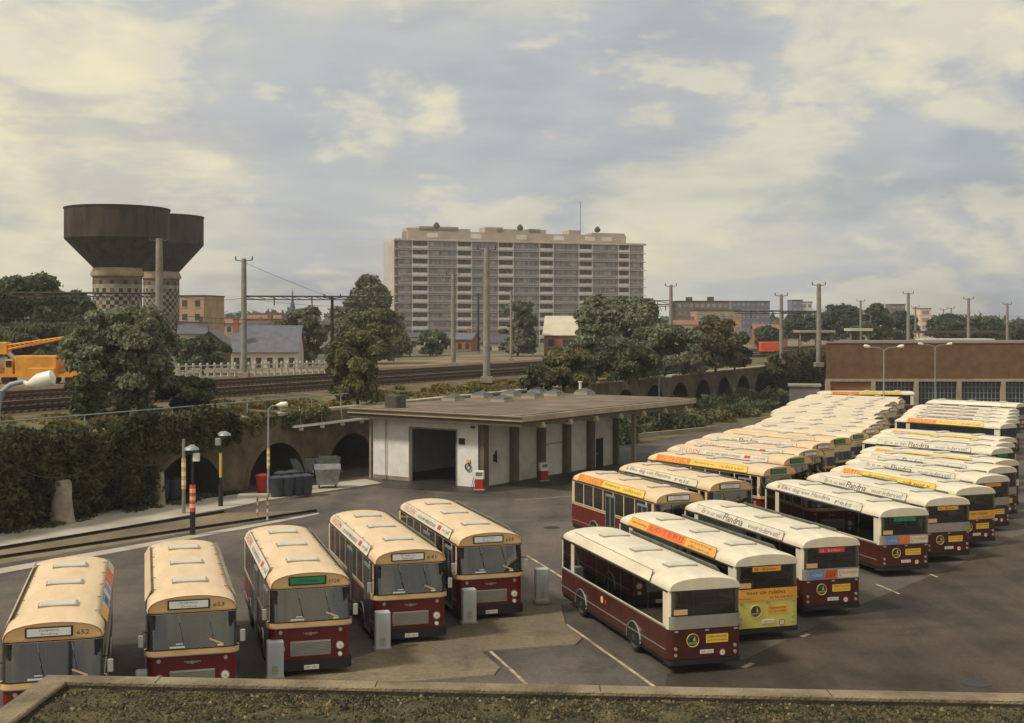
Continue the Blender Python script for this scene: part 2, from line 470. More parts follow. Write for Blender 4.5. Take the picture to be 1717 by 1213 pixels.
M['ink_grey'] = mat("grey ink", S(112, 118, 120), 0.7, 0.0)
M['ad_orange'] = mat("advert orange", S(236, 168, 62), 0.5, 0.08, 2)
M['ad_yellow'] = mat("advert yellow", S(240, 196, 70), 0.5, 0.08, 2)
M['ad_deep'] = mat("advert deep orange", S(226, 112, 44), 0.5, 0.08, 2)
M['ad_white'] = mat("advert white", S(216, 206, 184), 0.5, 0.10, 2)
M['ad_red'] = mat("advert red", S(196, 66, 50), 0.5, 0.1, 2)
M['ad_blue'] = mat("advert blue", S(104, 138, 200), 0.5, 0.1, 2)
M['ad_teal'] = mat("emblem green", S(46, 88, 84), 0.5, 0.1, 2)
M['paper'] = mat("buff paper", S(226, 180, 134), 0.8, 0.05, 3)
M['plum'] = mat("advert plum", S(150, 112, 104), 0.5, 0.25, 1.5)
# foliage
def leafmat(name, c1, c2, scale):
    return mat(name, c1, 0.75, 0.35, scale, col2=c2, detail=4, trans=0.25, spec=0.2)
M['leaf_grey'] = leafmat("grey green leaves", S(96, 102, 80), S(140, 144, 116), 0.8)
M['leaf_dark'] = leafmat("dark green leaves", S(74, 82, 58), S(108, 114, 82), 0.7)
M['leaf_olive'] = leafmat("olive leaves", S(98, 96, 64), S(136, 130, 90), 0.6)
M['leaf_ivy'] = leafmat("ivy leaves", S(46, 50, 32), S(98, 98, 62), 0.5)
M['leaf_far'] = leafmat("far leaves", S(84, 92, 78), S(110, 116, 98), 0.15)
M['leaf_rust'] = leafmat("rusty leaves", S(98, 92, 64), S(126, 116, 84), 0.6)
M['leaf_weed'] = leafmat("weed leaves", S(96, 92, 56), S(138, 120, 72), 0.25)
# ------------------------------------------------------------------ setting: ground, roads, embankment
def sheet(name, pts, m, z=0.0):
    b = MB(); b.face([(p[0], p[1], z) for p in pts]); return struct(b.build(name, M[m]))
def gpoly(px, z=0.0): return [G(u, v, z) for u, v in px]

sheet('ground', [(-580, -10), (580, -10), (580, 1440), (-580, 1440)], 'asphalt')
# the wall line of the viaduct: origin, direction along, direction back
P0 = Vector((-16.2, 88.6, 0)); DS = Vector((.465, .885, 0)).normalized(); DN = Vector((-DS.y, DS.x, 0))
def W(s, n, z=0.0):
    p = P0 + DS * s + DN * n
    return Vector((p.x, p.y, z))
WTOP = 4.7
def strip(name, n0, n1, z0, z1, m, s0=-110, s1=1250, lift=0.0, seg=1):
    b = MB()
    b.grid([[W(s0 + (s1 - s0) * k / 40, n0, z0 + lift) for k in range(41)], [W(s0 + (s1 - s0) * k / 40, n1, z1 + lift) for k in range(41)]], 0)
    return struct(b.build(name, M[m]))
strip('embankment_grass', .9, 10.5, 4.55, 5.2, 'verge')
strip('railway_ballast', 10.5, 40, 5.2, 5.25, 'ballast')
strip('waste_ground', 40, 66, 5.25, 5.2, 'waste')
b = MB(); b.face([W(-110, 66, 5.2), W(1250, 66, 5.2), (-560, 1430, 5.2), (-560, 110, 5.2)][::1]); struct(b.build('town_ground', M['town_ground']))

# yard surfaces
sheet('yard_worn_asphalt', gpoly([(1090, 1235), (1120, 1130), (1250, 1105), (1440, 1015), (1600, 950), (1700, 900), (1790, 880), (1900, 1235)], .004), 'asphalt_brown', .004)
sheet('wet_asphalt', gpoly([(640, 818), (800, 828), (960, 812), (1075, 772), (1110, 748), (1000, 745), (800, 790), (640, 800)], .004), 'asphalt_dark', .004)
b = MB()
path = [(300, 1200), (640, 1146), (828, 1131), (838, 1119), (806, 1091), (965, 1080), (976, 1070), (948, 1046), (940, 1014), (880, 1018), (760, 1052), (600, 1102), (420, 1152)]
pp = [G(u, v, .05) for u, v in path]
b.grid([[(p.x, p.y, .001) for p in pp], [(p.x, p.y, .05) for p in pp]], 1, True); b.face([(p.x, p.y, .05) for p in pp], 0)
struct(b.build('kerbed_apron', [M['apron'], M['kerb']]))
b = MB()
path = [(-70, 905), (60, 876), (200, 853), (330, 838), (420, 826), (520, 815), (612, 803), (640, 810), (545, 824), (440, 840), (385, 852), (200, 884), (0, 916), (-70, 929)]
pp = [G(u, v, .12) for u, v in path]
b.prism([(p.x, p.y) for p in pp], 0, .12, 1, 0)
struct(b.build('pavement', [M['pavement'], M['kerb']]))
sheet('track_bed', gpoly([(-70, 932), (0, 920), (372, 860), (520, 856), (534, 858), (420, 876), (0, 946), (-70, 960)], .004), 'apron', .004)
sheet('track_edge_strip', gpoly([(-70, 966), (0, 953), (420, 880), (534, 860), (535, 862), (430, 883), (0, 962), (-70, 976)], .008), 'pavement', .008)
sheet('verge', [G(-90, 905), G(60, 877), G(210, 852), G(330, 838), W(-4, 0), W(-32, 0)], 'verge', .006)
sheet('bush_bank_ground', [W(14, 0), W(140, 0), W(140, -9), W(60, -12), W(34, -10)], 'verge', .006)
b = MB(); a, c = G(1040, 737), G(1192, 722); d = (c - a); m_ = (a + c) / 2
b.box((m_.x, m_.y, .2), (d.length, .35, .4), 0, math.atan2(d.y, d.x)); tag(b.build('kerb_wall', M['kerb']), "low pale kerb wall at the foot of the shrub bank behind the hall post", 'kerb')

def rail(u0, v0, u1, v1, ext, label):
    a, c = G(u0, v0), G(u1, v1)
    d = (c - a).normalized()
    a = a - d * ext
    b = MB(); L_ = (c - a).length; mid = (a + c) / 2
    rz = math.atan2(d.y, d.x)
    b.box((mid.x, mid.y, .07), (L_, .09, .14), 0, rz)
    b.box((mid.x - d.y * .0, mid.y, .02), (L_, .26, .03), 1, rz)
    nrm = Vector((-d.y, d.x, 0))
    for s in (.19,):
        q = mid + nrm * s
        b.box((q.x, q.y, .035), (L_, .06, .07), 0, rz)
    return tag(b.build('rail', [M['steel'], M['rust']]), label, 'rail', 'disused rails in the yard')
rail(4.5, 921, 375, 860, 6, "dark rail along the pavement edge that stops beside the black lamp post")
rail(4.5, 936, 530, 858, 6, "longer dark rail nearer the buses, passing the red and white post")

def road_line(p, q, w, name='road_marking'):
    a, c = G(*p, .008), G(*q, .008)
    d = (c - a).normalized(); n = Vector((-d.y, d.x, 0)) * w / 2
    b = MB(); k = 10
    jit = lambda: random.uniform(.8, 1.1)
    r1, r2 = [], []
    for j in range(k + 1):
        m_ = a + (c - a) * (j / k)
        r1.append(m_ - n * jit()); r2.append(m_ + n * jit())
    b.grid([r1, r2], 0)
    return struct(b.build(name, M['line']))
road_line((820, 1090), (886, 1150), .13)
road_line((950, 1047), (1098, 1152), .13)
road_line((884, 932), (952, 974), .13)
road_line((1470, 980), (1508, 996), .12)
road_line((1557, 962), (1572, 968), .12)
road_line((862, 839), (974, 831), .14)
road_line((1246, 1120), (1262, 1112), .2)
road_line((1344, 1068), (1356, 1063), .2)

# ------------------------------------------------------------------ viaduct wall with arches
def viaduct():
    t = empty('viaduct_wall', W(0, 0))
    rz = math.atan2(DS.y, DS.x)
    t.rotation_euler = (0, 0, rz)
    tag(t, "brown stone railway viaduct wall of round arches under the embankment", 'wall')
    cen = [8.875 * k for k in range(-4, 9)] + [71 + 8.55 * k for k in range(1, 9)]
    b = MB(); edges = []
    s_prev = -44.0
    hs = 3.1
    def lerp(s, a, c): return a + (c - a) * min(1, max(0, (s - 10) / 60))
    for c in cen:
        z0, crown = lerp(c, .05, .8), lerp(c, 2.85, 3.9)
        b.grid([[(s_prev, 0, 0), (s_prev, 0, WTOP)], [(c - hs, 0, 0), (c - hs, 0, WTOP)]], 0)
        ang = [math.pi * k / 16 for k in range(17)]
        arc = [(c - hs * math.cos(a), z0 + (crown - z0) * math.sin(a)) for a in ang]
        b.grid([[(x, 0, z) for x, z in arc], [(x, 0, WTOP) for x, z in arc]], 0)
        # voussoir ring, intrados and back
        ring = [(c - (hs + .42) * math.cos(a), z0 + (crown + .42 - z0) * math.sin(a)) for a in ang]
        b.grid([[(x, -.05, z) for x, z in arc], [(x, -.05, z) for x, z in ring]], 2)
        b.grid([[(x, -.05, z) for x, z in ring], [(x, 0, z) for x, z in ring]], 2)
        full = [(c - hs, 0.0)] + arc + [(c + hs, 0.0)]
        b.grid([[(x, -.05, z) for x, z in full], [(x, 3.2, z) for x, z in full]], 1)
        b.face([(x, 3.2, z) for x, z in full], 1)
        s_prev = c + hs
    b.grid([[(s_prev, 0, 0), (s_prev, 0, WTOP)], [(150, 0, 0), (150, 0, WTOP)]], 0)
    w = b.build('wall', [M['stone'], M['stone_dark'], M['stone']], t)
    c = MB(); c.box((53, .4, WTOP + .09), (206, 1.1, .18)); c.build('coping', M['coping'], t)
    return t
viaduct()

# ------------------------------------------------------------------ railway tracks on the embankment
def track(n, label):
    t = empty('railway_track', W(0, n, 5.25), math.atan2(DS.y, DS.x))
    tag(t, label, 'railway track', 'railway tracks on the embankment')
    s0, s1 = -100, 520
    for k, g in enumerate((-.72, .72)):
        b = MB(); b.box(((s0 + s1) / 2, g, .17), (s1 - s0, .07, .16)); b.build('rail', M['rust'], t)
    b = MB(); s = -60.0
    while s < 160:
        b.box((s, 0, .04), (.26, 2.5, .12)); s += .65
    stuff(b.build('sleepers', M['sleeper'], t))
track(13.5, "rusty railway track nearest the viaduct wall")
track(18.5, "second rusty railway track from the viaduct wall, between the masts")
track(25.0, "third rusty railway track from the viaduct wall")
track(30.0, "rusty railway track nearest the white balustrade")

# ------------------------------------------------------------------ foreground flat roof
def fore_roof():
    t = empty('flat_roof', (0, 10, 0))
    tag(t, "mossy gravel roof with a concrete edge right below the camera", 'flat roof')
    z = 7.5
    o = [(-4.66, 12.84), (7.0, 12.05), (7.0, 4.0), (-4.86, 4.0)]
    i_ = [(-4.38, 12.60), (6.8, 11.82), (6.8, 4.0), (-4.60, 4.0)]
    O = [(x, y - 10) for x, y in o]; I = [(x, y - 10) for x, y in i_]
    b = MB()
    k = 40
    def edge(a, c, n): return [(a[0] + (c[0] - a[0]) * j / n, a[1] + (c[1] - a[1]) * j / n) for j in range(n + 1)]
    # left leg and front leg of the coping
    for (a0, a1, c0, c1) in ((O[3], O[0], I[3], I[0]), (O[0], O[1], I[0], I[1])):
        A, C = edge(a0, a1, k), edge(c0, c1, k)
        b.grid([[(x, y, z - .35) for x, y in A], [(x, y, z - .012) for x, y in A], [(x + (c[0] - x) * .06, y + (c[1] - y) * .06, z) for (x, y), c in zip(A, C)],
                [(x + (c[0] - x) * .94, y + (c[1] - y) * .94, z) for (x, y), c in zip(A, C)], [(*c, z - .012) for c in C], [(*c, z - .04) for c in C]], 0)
    b.build('parapet_coping', M['coping_fore'], t, 30)
    b = MB()
    for f in (.09, .28, .47, .66, .85):
        a_, c_ = [O[0][q] + (O[1][q] - O[0][q]) * f for q in (0, 1)], [I[0][q] + (I[1][q] - I[0][q]) * f for q in (0, 1)]
        b.box(((a_[0] + c_[0]) / 2, (a_[1] + c_[1]) / 2, z - .002), (.010, .21, .008), 0)
    b.build('coping_joint', M['felt_dark'], t)
    b = MB()
    I2 = [(x + (.02 if x < 0 else 0), y - .02) for x, y in I]
    for (a0, a1) in ((I2[3], I2[0]), (I2[0], I2[1])):
        A = edge(a0, a1, 4)
        ins = [(x, y) for x, y in A]
        b.grid([[(x, y, z - .04) for x, y in ins], [(x, y, z - .12) for x, y in ins]], 0)
    b.build('upstand', M['felt_dark'], t)
    b = MB(); nx, ny = 60, 40
    rows = []
    for j in range(ny + 1):
        r = []
        for i in range(nx + 1):
            x = -4.62 + 11.4 * i / nx; y = (4 - 10) + (12.62 - 4) * j / ny
            ymax = I[0][1] + (x - I[0][0]) * (I[1][1] - I[0][1]) / (I[1][0] - I[0][0])
            y = min(y, ymax - .01)
            xl = I[3][0] + (y - I[3][1]) * (I[0][0] - I[3][0]) / (I[0][1] - I[3][1])
            r.append((max(x, xl + .01), y, z - .075 + random.uniform(-.012, .012)))
        rows.append(r)
    b.grid(rows, 0)
    b.build('gravel_bed', M['moss_bed'], t)
    # loose stones and moss tufts
    b = MB()
    for k in range(16000):
        y = (12.55 - abs(random.gauss(0, 1)) * .9) - 10; x = random.uniform(-4.5, 6.4)
        ymax = I[0][1] + (x - I[0][0]) * (I[1][1] - I[0][1]) / (I[1][0] - I[0][0])
        if y > ymax - .03: y = ymax - random.uniform(.03, 1.3)
        s = random.uniform(.005, .013) * random.choice((1, 1, 1, 2.0)); mi = 0 if random.random() < .42 else (1 if random.random() < .9 else 2)
        a = random.uniform(0, 6.3); q = z - .074
        pts = [(x + s * math.cos(a + j * 1.257) * random.uniform(.6, 1.2), y + s * math.sin(a + j * 1.257) * random.uniform(.6, 1.2), q) for j in range(5)]
        tp = [((p[0] + x) / 2 + random.uniform(-.2, .2) * s, (p[1] + y) / 2, q + s * random.uniform(.5, 1.1)) for p in pts]
        b.grid([pts, tp], mi, True); b.face(tp, mi)
    stuff(b.build('gravel', [M['stone_chip'], M['moss'], M['pale_chip']], t))
M['coping_fore'] = mat("worn coping concrete", S(116, 102, 80), 0.92, 0.30, 1.6, 0.6, 30, col2=S(150, 134, 106), detail=12)
M['felt_dark'] = mat("dark felt", S(58, 52, 42), 0.9, 0.3, 3, 0.4)
M['moss_bed'] = mat("mossy gravel", S(52, 50, 30), 0.95, 0.4, 3.0, 0.9, 30, col2=S(104, 92, 58), detail=10)
M['stone_chip'] = mat("gravel chip", S(94, 82, 56), 0.95, 0.45, 30)
M['pale_chip'] = mat("pale gravel chip", S(134, 118, 84), 0.95, 0.35, 30)
M['moss'] = mat("moss", S(48, 48, 26), 0.95, 0.4, 6)
fore_roof()

# ------------------------------------------------------------------ petrol and wash hall
HA = Vector((.575, .818, 0)).normalized(); HB = Vector((-HA.y, HA.x, 0)); HO = Vector((-2.14, 86.6, 0))
def hall():
    rz = math.atan2(HA.y, HA.x)                 # local x runs along the long side (away right), local y to the left
    t = empty('petrol_hall', HO, rz)
    tag(t, "low white petrol and wash hall with a wide flat overhanging roof", 'petrol station')
    zt, L_, Wd = 4.35, 18.0, 9.6
    # garage opening in the front wall (x = 0 plane), y from 2.05 to 6.1
    b = MB()
    th = .25
    oy0, oy1, oz = 2.05, 6.15, 3.75
    def front(y0, y1, z0, z1): b.box((th / 2, (y0 + y1) / 2, (z0 + z1) / 2), (th, y1 - y0, z1 - z0), 0)
    front(0, oy0, 0, zt); front(oy1, Wd, 0, zt); front(oy0, oy1, oz, zt)
    b.build('front_wall', M['white_wall'], t)
    b = MB()
    b.box((th + .005 + (L_ - th) / 2, Wd - .1, zt / 2), (L_ - th, .2, zt), 0); b.box((L_ - .1, Wd / 2 - .15, zt / 2), (.2, Wd - .3, zt), 0)
    b.build('back_wall', M['white_wall'], t)
    b = MB(); b.box((L_ / 2 + .2, Wd / 2, .006), (L_ - .7, Wd - .5, .012)); b.build('floor_slab', M['asphalt_dark'], t)
    # trim around the opening
    b = MB()
    for y in (oy0 - .04, oy1 + .04): b.box((-.02, y, oz / 2), (.06, .08, oz), 0)
    b.box((-.02, (oy0 + oy1) / 2, oz + .05), (.06, oy1 - oy0 + .16, .1), 0)
    b.build('door_frame', M['concrete'], t)
    # long side: pilasters and panels
    xs = [0.0, 3.6, 7.0, 10.4, 13.8, L_]
    for k, x in enumerate(xs[:-1]):
        b = MB(); b.box((x + .28, -.06, zt / 2), (.56, .5, zt), 0); b.build('pilaster', M['pilaster'], t)
        x0, x1 = x + .58, xs[k + 1] - .02
        b = MB(); b.box(((x0 + x1) / 2, .22, zt / 2), (x1 - x0, .2, zt), 0)
        nz = 12
        o = b.build('side_panel', M['grey_panel' if k in (0, 1, 4) else 'white_wall'], t)
        if k == 2:
            b = MB(); b.box(((x0 + x1) / 2, .10, 2.3), (x1 - x0, .05, .08), 0); b.build('rail_band', M['fascia'], t)
        if k == 4:
            b = MB(); b.box((x0 + 1.3, .1, 1.1), (1.0, .05, 2.2), 0); d = b.build('door', M['dark'], t)
            b = MB(); b.box((x0 + .9, .06, 1.05), (.05, .04, .14), 0); b.build('handle', M['silver'], d)
    b = MB(); b.box((L_ - .15, -.06, zt / 2), (.3, .5, zt), 0); b.build('pilaster', M['pilaster'], t)
    # soffit and roof slab
    x0, x1, y0, y1, zr = -1.4, 23.2, -4.4, 10.8, 4.72
    b = MB(); b.box(((x0 + x1) / 2, (y0 + y1) / 2, zr - .18), (x1 - x0 - .3, y1 - y0 - .3, .34), 0)
    b.build('soffit', M['soffit'], t)
    b = MB(); b.box(((x0 + x1) / 2, (y0 + y1) / 2, zr + .17), (x1 - x0, y1 - y0, .36), 0)
    b.build('fascia', M['fascia'], t)
    b = MB()
    b.box(((x0 + x1) / 2, (y0 + y1) / 2, zr + .375), (x1 - x0 - .5, y1 - y0 - .5, .06), 0)
    rf = b.build('roof', M['roof_felt'], t)
    b = MB()
    for k in range(7):
        x = x0 + 2.5 + k * 3.4
        b.box((x, y0 + 1.2, zr - .42), (.28, 2.6, .2), 0)
        b.box((x, y0 + .08, zr - .3), (.26, .2, .26), 0)
    b.build('roof_beams', M['fascia'], t)
    for (x, y) in ((18.9, -1.1), (21.6, 2.2)):
        b = MB(); b.box((x, y, (zr - .35) / 2), (.28, .28, zr - .35), 0); b.build('post', M['fascia'], t)
    # skylight domes on the roof
    def dome(b):
        b.box((0, 0, .1), (1.3, 1.3, .2), 1)
        b.grid([[(-.62, -.62, .2), (.62, -.62, .2), (.62, .62, .2), (-.62, .62, .2)], [(-.5, -.5, .36), (.5, -.5, .36), (.5, .5, .36), (-.5, .5, .36)], [(-.06, -.06, .56), (.06, -.06, .56), (.06, .06, .56), (-.06, .06, .56)]], 0, True)
    Q = HA, HB
    for (u, v) in ((760, 672), (842, 674), (858, 664), (893, 668), (808, 667), (930, 664), (980, 662), (902, 660)):
        p = G(u, v, zr + .4) - HO
        x, y = p.dot(HA), p.dot(HB)
        db = MB(); dome(db); o = db.build('skylight', [M['dome'], M['fascia']], t); o.location = (x, y, zr + .4)
    p = G(663, 684, zr + .4) - HO
    b = MB(); b.bbox((0, 0, .45), (1.1, 1.1, .9), .05); o = b.build('roof_box', M['soffit'], t); o.location = (p.dot(HA), p.dot(HB), zr + .4)
    p = G(973, 660, zr + .4) - HO
    b = MB(); b.tube([(0, 0, 0), (0, 0, 1.0)], .12, 10); b.tube([(0, 0, .95), (0, 0, 1.05)], .2, 10); o = b.build('vent_pipe', M['white'], t); o.location = (p.dot(HA), p.dot(HB), zr + .4)
    b = MB(); b.tube([(-.12, Wd + .12, 0), (-.12, Wd + .12, zt)], .09, 8); b.tube([(-.12, 8.3, zt - .1), (-.12, 8.3, 2.6), (-.10, 8.3, .1)], .035, 6); b.build('downpipe', M['fascia'], t)
    b = MB(); b.box((-.015, (oy1 + Wd) / 2, .14), (.03, Wd - oy1 - .1, .28)); b.build('plinth', M['concrete'], t)
    b = MB(); b.tube([(x0 - .06, y0, zr + .26), (x0 - .06, y1, zr + .26)], .07, 6); b.build('gutter', M['soffit'], t)
    # wall fittings
    b = MB(); b.box((-.03, 1.55, 3.05), (.05, .5, .42), 0)
    for k in range(3): b.box((-.06, 1.55, 2.92 + k * .13), (.02, .44, .03), 1)
    b.build('wall_plate', [M['dark'], M['soffit']], t)
    b = MB(); b.box((-.05, .95, 1.75), (.1, .3, .2), 0); b.build('wall_box', M['ad_orange'], t)
    b = MB(); b.tube([(-.1, .98 + .22 * math.cos(a), 1.35 + .22 * math.sin(a)) for a in [k * .4 for k in range(17)]], .045, 6); b.build('hose', M['black'], t)
    b = MB(); b.box((1.75, .06, 1.85), (.16, .12, .5), 0); b.tube([(1.75, .05, 2.1), (1.85, .0, 2.35), (1.95, .05, 2.1), (1.9, 0, 1.5)], .04, 6); b.build('hose_reel', M['black'], t)
    b = MB(); b.box((-.05, .6, 4.05), (.12, .3, .12), 0); b.build('wall_lamp', M['dark'], t)
    return t
hall()

def pump(p, rz, label):
    t = empty('petrol_pump', p, rz); t.scale = (.78, .78, .78)
    tag(t, label, 'petrol pump', 'petrol pumps beside the hall')
    b = MB(); b.bbox((0, 0, .05), (1.0, .7, .1), .03); b.build('plinth', M['kerb'], t)
    b = MB(); b.bbox((0, 0, .52), (.74, .46, .84), .03); b.build('cabinet', M['red'], t)
    b = MB(); b.bbox((0, 0, 1.3), (.84, .5, .72), .05); b.build('head', M['white'], t)
    b = MB(); b.box((0, -.255, 1.38), (.56, .02, .3)); b.build('dial', M['ink_grey'], t)
    b = MB(); b.tube([(-.42, 0, 1.2), (-.58, -.1, .7), (-.66, -.1, .2), (-.5, -.1, .12), (-.44, -.05, .8)], .03, 6); b.build('hose', M['black'], t)
p = G(797, 819); pump((p.x + .3, p.y - .9, 0), R(-8), "white and red petrol pump at the corner of the white hall")
p = HO + HA * 5.6 - HB * 1.4; pump((p.x, p.y, 0), R(30), "white and red petrol pump by the side panels of the hall")

# ------------------------------------------------------------------ brick depot at the right
def depot():
    Y = 165.0
    x0, x1 = 40.4, 92.0
    t = empty('brick_depot', (x0, Y, 0))
    tag(t, "long brown brick bus depot with a concrete lintel over tall grid windows", 'depot building')
    w = x1 - x0
    zl, zt = zat(640, Y), zat(577, Y)
    P = lambda e: [(-e, -e), (w + e, -e), (w + e, 30 + e), (9 - e, 30 + e)]
    b = MB(); b.prism(P(0), zl + .34, zt); b.build('upper_wall', M['brick'], t)
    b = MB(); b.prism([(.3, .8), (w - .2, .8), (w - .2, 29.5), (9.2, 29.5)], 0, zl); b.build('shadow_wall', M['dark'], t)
    b = MB(); b.prism(P(.1), zl, zl + .34); b.build('lintel', M['fascia'], t)
    b = MB(); b.prism(P(.06), zt, zt + .12); b.build('roof_edge', M['soffit'], t)
    b = MB(); b.prism(P(-.4), zt + .1, zt + .16); b.build('roof', M['roof_felt'], t)
    xs = [.25] + [((u - CX) / F * Y - x0) for u in (1464, 1536, 1608, 1682)] + [(1755 - CX) / F * Y - x0, (1828 - CX) / F * Y - x0, (1900 - CX) / F * Y - x0, (1975 - CX) / F * Y - x0]
    b = MB(); b.box(((xs[0] + xs[1]) / 2, .35, zl / 2), (xs[1] - xs[0] - .6, .3, zl)); b.build('brick_infill', M['brick_red'], t)
    for k, x in enumerate(xs):
        b = MB(); b.box((x, .12, zl / 2), (.55, .6, zl)); b.build('column', M['fascia'], t)
        if k and k < len(xs) - 1:
            xa, xb = x + .3, xs[k + 1] - .3
            b = MB(); b.box(((xa + xb) / 2, .5, zl / 2), (xb - xa, .06, zl)); pane_ = b.build('window', M['block_glass_dark'], t)
            g = MB(); n = 10
            for j in range(1, n): g.box((xa + (xb - xa) * j / n, .44, zl / 2), (.07, .06, zl))
            for j in range(1, 5): g.box(((xa + xb) / 2, .435, zl * j / 5), (xb - xa, .05, .06))
            g.build('glazing_bars', M['bluegrey'], pane_)
    return t
M['block_glass_dark'] = mat("dark glazing", S(48, 50, 52), 0.2, 0.3, 0.5)
depot()
M['shed_grey'] = mat('shed grey', S(112, 106, 102), 0.8, 0.15, 1)
def shed():
    t = empty('grey_shed', (35.6, 156, 0), R(-12))
    tag(t, "small grey flat roofed shed between the ivy and the brick depot", 'shed')
    b = MB(); b.box((0, 2, 1.75), (3.6, 4, 3.5)); b.build('wall', M['shed_grey'], t)
    b = MB(); b.box((0, 2, 3.6), (4.0, 4.4, .2)); b.build('roof', M['concrete'], t)
    b = MB(); b.box((.3, -.03, 1.1), (1.1, .06, 2.2)); b.build('door', M['slate_dark'], t)
shed()

# ------------------------------------------------------------------ apartment block
def apartment():
    ph = .323
    t = empty('apartment_block', (-36.5, 400, 0), ph)
    tag(t, "wide pale thirteen storey apartment block with rows of balconies on the skyline", 'apartment block')
    Lb, D, fl, n, zt = 85.0, 14.0, 2.80, 12, 37.6
    zb = zt - n * fl
    b = MB(); b.box((Lb / 2, D / 2 + .6, zt / 2), (Lb, D - 1.2, zt)); b.build('wall', M['block_wall'], t)
    b = MB(); b.box((Lb / 2, D / 2 - .1, zt + .2), (Lb + .6, D + 1.8, .4)); b.build('roof', M['block_slab'], t)
    k = 85.0 / 1460
    edges = [150, 165, 240, 330, 490, 575, 725, 815, 965, 1050, 1200, 1285, 1440, 1510, 1600]
    bays = []
    e = [(q - 150) * k for q in edges]
    kinds = 'pgwgwgwgwgwgwg'
    for j in range(n):
        z = zt - (j + 1) * fl
        s = MB(); s.box((Lb / 2, -.35, z + 2.62), (Lb + .1, 1.8, .22)); s.build('balcony_slab', M['block_slab'], t)
    for i, kd in enumerate(kinds):
        xa, xb = e[i], e[i + 1]
        if kd == 'g':
            for j in range(n):
                z = zt - (j + 1) * fl
                g = MB()
                g.box(((xa + xb) / 2, -.35, z + 1.5), (xb - xa - .1, .2, 1.9), 0)
                m_ = max(2, int((xb - xa) / 1.5))
                for q in range(m_ + 1):
                    g.box((xa + .05 + (xb - xa - .1) * q / m_, -.47, z + 1.5), (.12, .08, 1.9), 1)
                for _q in range(random.choice((0, 1, 1, 2, 3))):
                    q0 = random.uniform(xa, xb - 2.2); g.box((q0 + 1, -.462, z + 1.7), (random.uniform(.8, 1.8), .03 + .004 * _q, random.uniform(.7, 1.4)), 2)
                g.box(((xa + xb) / 2, -.9, z + .45), (xb - xa - .1, .08, .55), 3)
                g.build('window', [M['block_glass'], M['block_slab'], M['curtain'], M['block_rail']], t)
        elif kd == 'w':
            g = MB(); d_ = MB()
            for j in range(n):
                z = zt - (j + 1) * fl
                g.box(((xa + xb) / 2, -1.2, z + .50), (xb - xa - .5, .12, random.choice((.8, .9, .9, 1.0))), 0)
                for q in range(2):
                    x = xa + (xb - xa) * (.3 + .4 * q)
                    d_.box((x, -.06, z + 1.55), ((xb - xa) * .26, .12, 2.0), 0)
            for q in (xa + .1, xb - .1):
                g.box((q, -.3, (zt + zb) / 2), (.2, 1.7, zt - zb), 0)
            g.build('balcony_stack', M['block_white'], t)
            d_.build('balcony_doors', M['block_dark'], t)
    s = MB(); s.box((-.22, D / 2, zt / 2), (.4, D + .2, zt)); s.build('end_wall', M['block_wall'], t)
    # set back top storey
    b = MB(); b.box((Lb / 2, D / 2 + .8, zt + 1.75), (75, 8.0, 2.9)); b.build('penthouse', M['block_pent'], t)
    b = MB()
    for x0, x1, h in ((5, 26, 3.9), (9, 22, 4.5), (35, 52, 4.2), (31, 37, 4.7), (46, 50, 4.5), (60, 64, 4.4), (68, 80, 3.7)):
        b.box(((x0 + x1) / 2, D / 2 + 1.2, zt + .3 + h / 2), (x1 - x0, 6.6, h))
    b.build('lift_housing', M['block_pent'], t)
    for x in (13, 27.5, 43, 56, 67, 73):
        g = MB(); g.box((x, D / 2 - 3.28, zt + 1.9), (3.6, .1, 1.5)); g.build('penthouse_window', M['block_white'], t)
    b = MB(); b.tube([(64.5, 6, zt), (64.5, 6, zt + 14.5)], .09, 6); b.build('aerial', M['wire'], t)
    b = MB()
    for x in (14, 42, 69):
        b.lathe([(.2, 0), (1.0, .4), (1.1, 1.1), (.5, 1.8), (.1, 2.1)], (x, 2.2, zt + 3.9), 8)
    b.build('roof_plants', M['leaf_dark'], t)
M['block_rail'] = mat("balcony rail", S(168, 161, 156), 0.7, 0.1, 0.4)
M['block_pent'] = mat("penthouse render", S(176, 160, 144), 0.85, 0.12, 0.3)
apartment()

# ------------------------------------------------------------------ water towers
def water_tower(X, Y, prof, shaft, label):
    t = empty('water_tower', (X, Y, 5.2))
    tag(t, label, 'water tower', 'old water towers behind the railway')
    zc, rs = shaft
    z0 = 5.2
    b = MB(); b.lathe([(r, z - z0) for r, z in prof], n=40)
    r0, ztop = prof[-1]
    for k in range(40):                                  # rim plates and ladder stubs
        pass
    b.build('tank', M['tank'], t, 30)
    b = MB(); b.lathe([(r0 - .05, 0), (r0 + .12, .05), (r0 + .12, .25), (r0 - .05, .3)], (0, 0, ztop - z0 - .1), 40); b.build('tank_rim', M['tank_rim'], t, 30)
    b = MB(); n = 36; rows = []
    h = zc - z0; nr = int(h / .62)
    for k in range(nr + 1):
        z = h * k / nr
        rows.append([(rs * math.cos(2 * math.pi * j / n), rs * math.sin(2 * math.pi * j / n), z) for j in range(n)])
    def mi(a, c):
        zz_ = (a + .5) / nr
        if zz_ > .955 - .0: return 0
        if .86 < zz_ <= .90: return 1
        if zz_ > .90: return 2 if (a == int(.93 * nr) and c % 3 == 0) else 0
        return 1 if (a + c) % 2 else (2 if (a * 7 + c * 3) % 5 else 0)
    b.grid(rows, mi, True)
    b.build('shaft', [M['tower_brick'], M['tower_pale'], M['tower_dark']], t)
    b = MB(); b.lathe([(rs - .02, h - .1), (rs + .25, h), (rs + .35, h + .35), (rs + .2, h + .7), (prof[0][0] + .05, h + 1.3)], n=40, capt=False); b.build('collar', M['tower_brick_light'], t, 40)
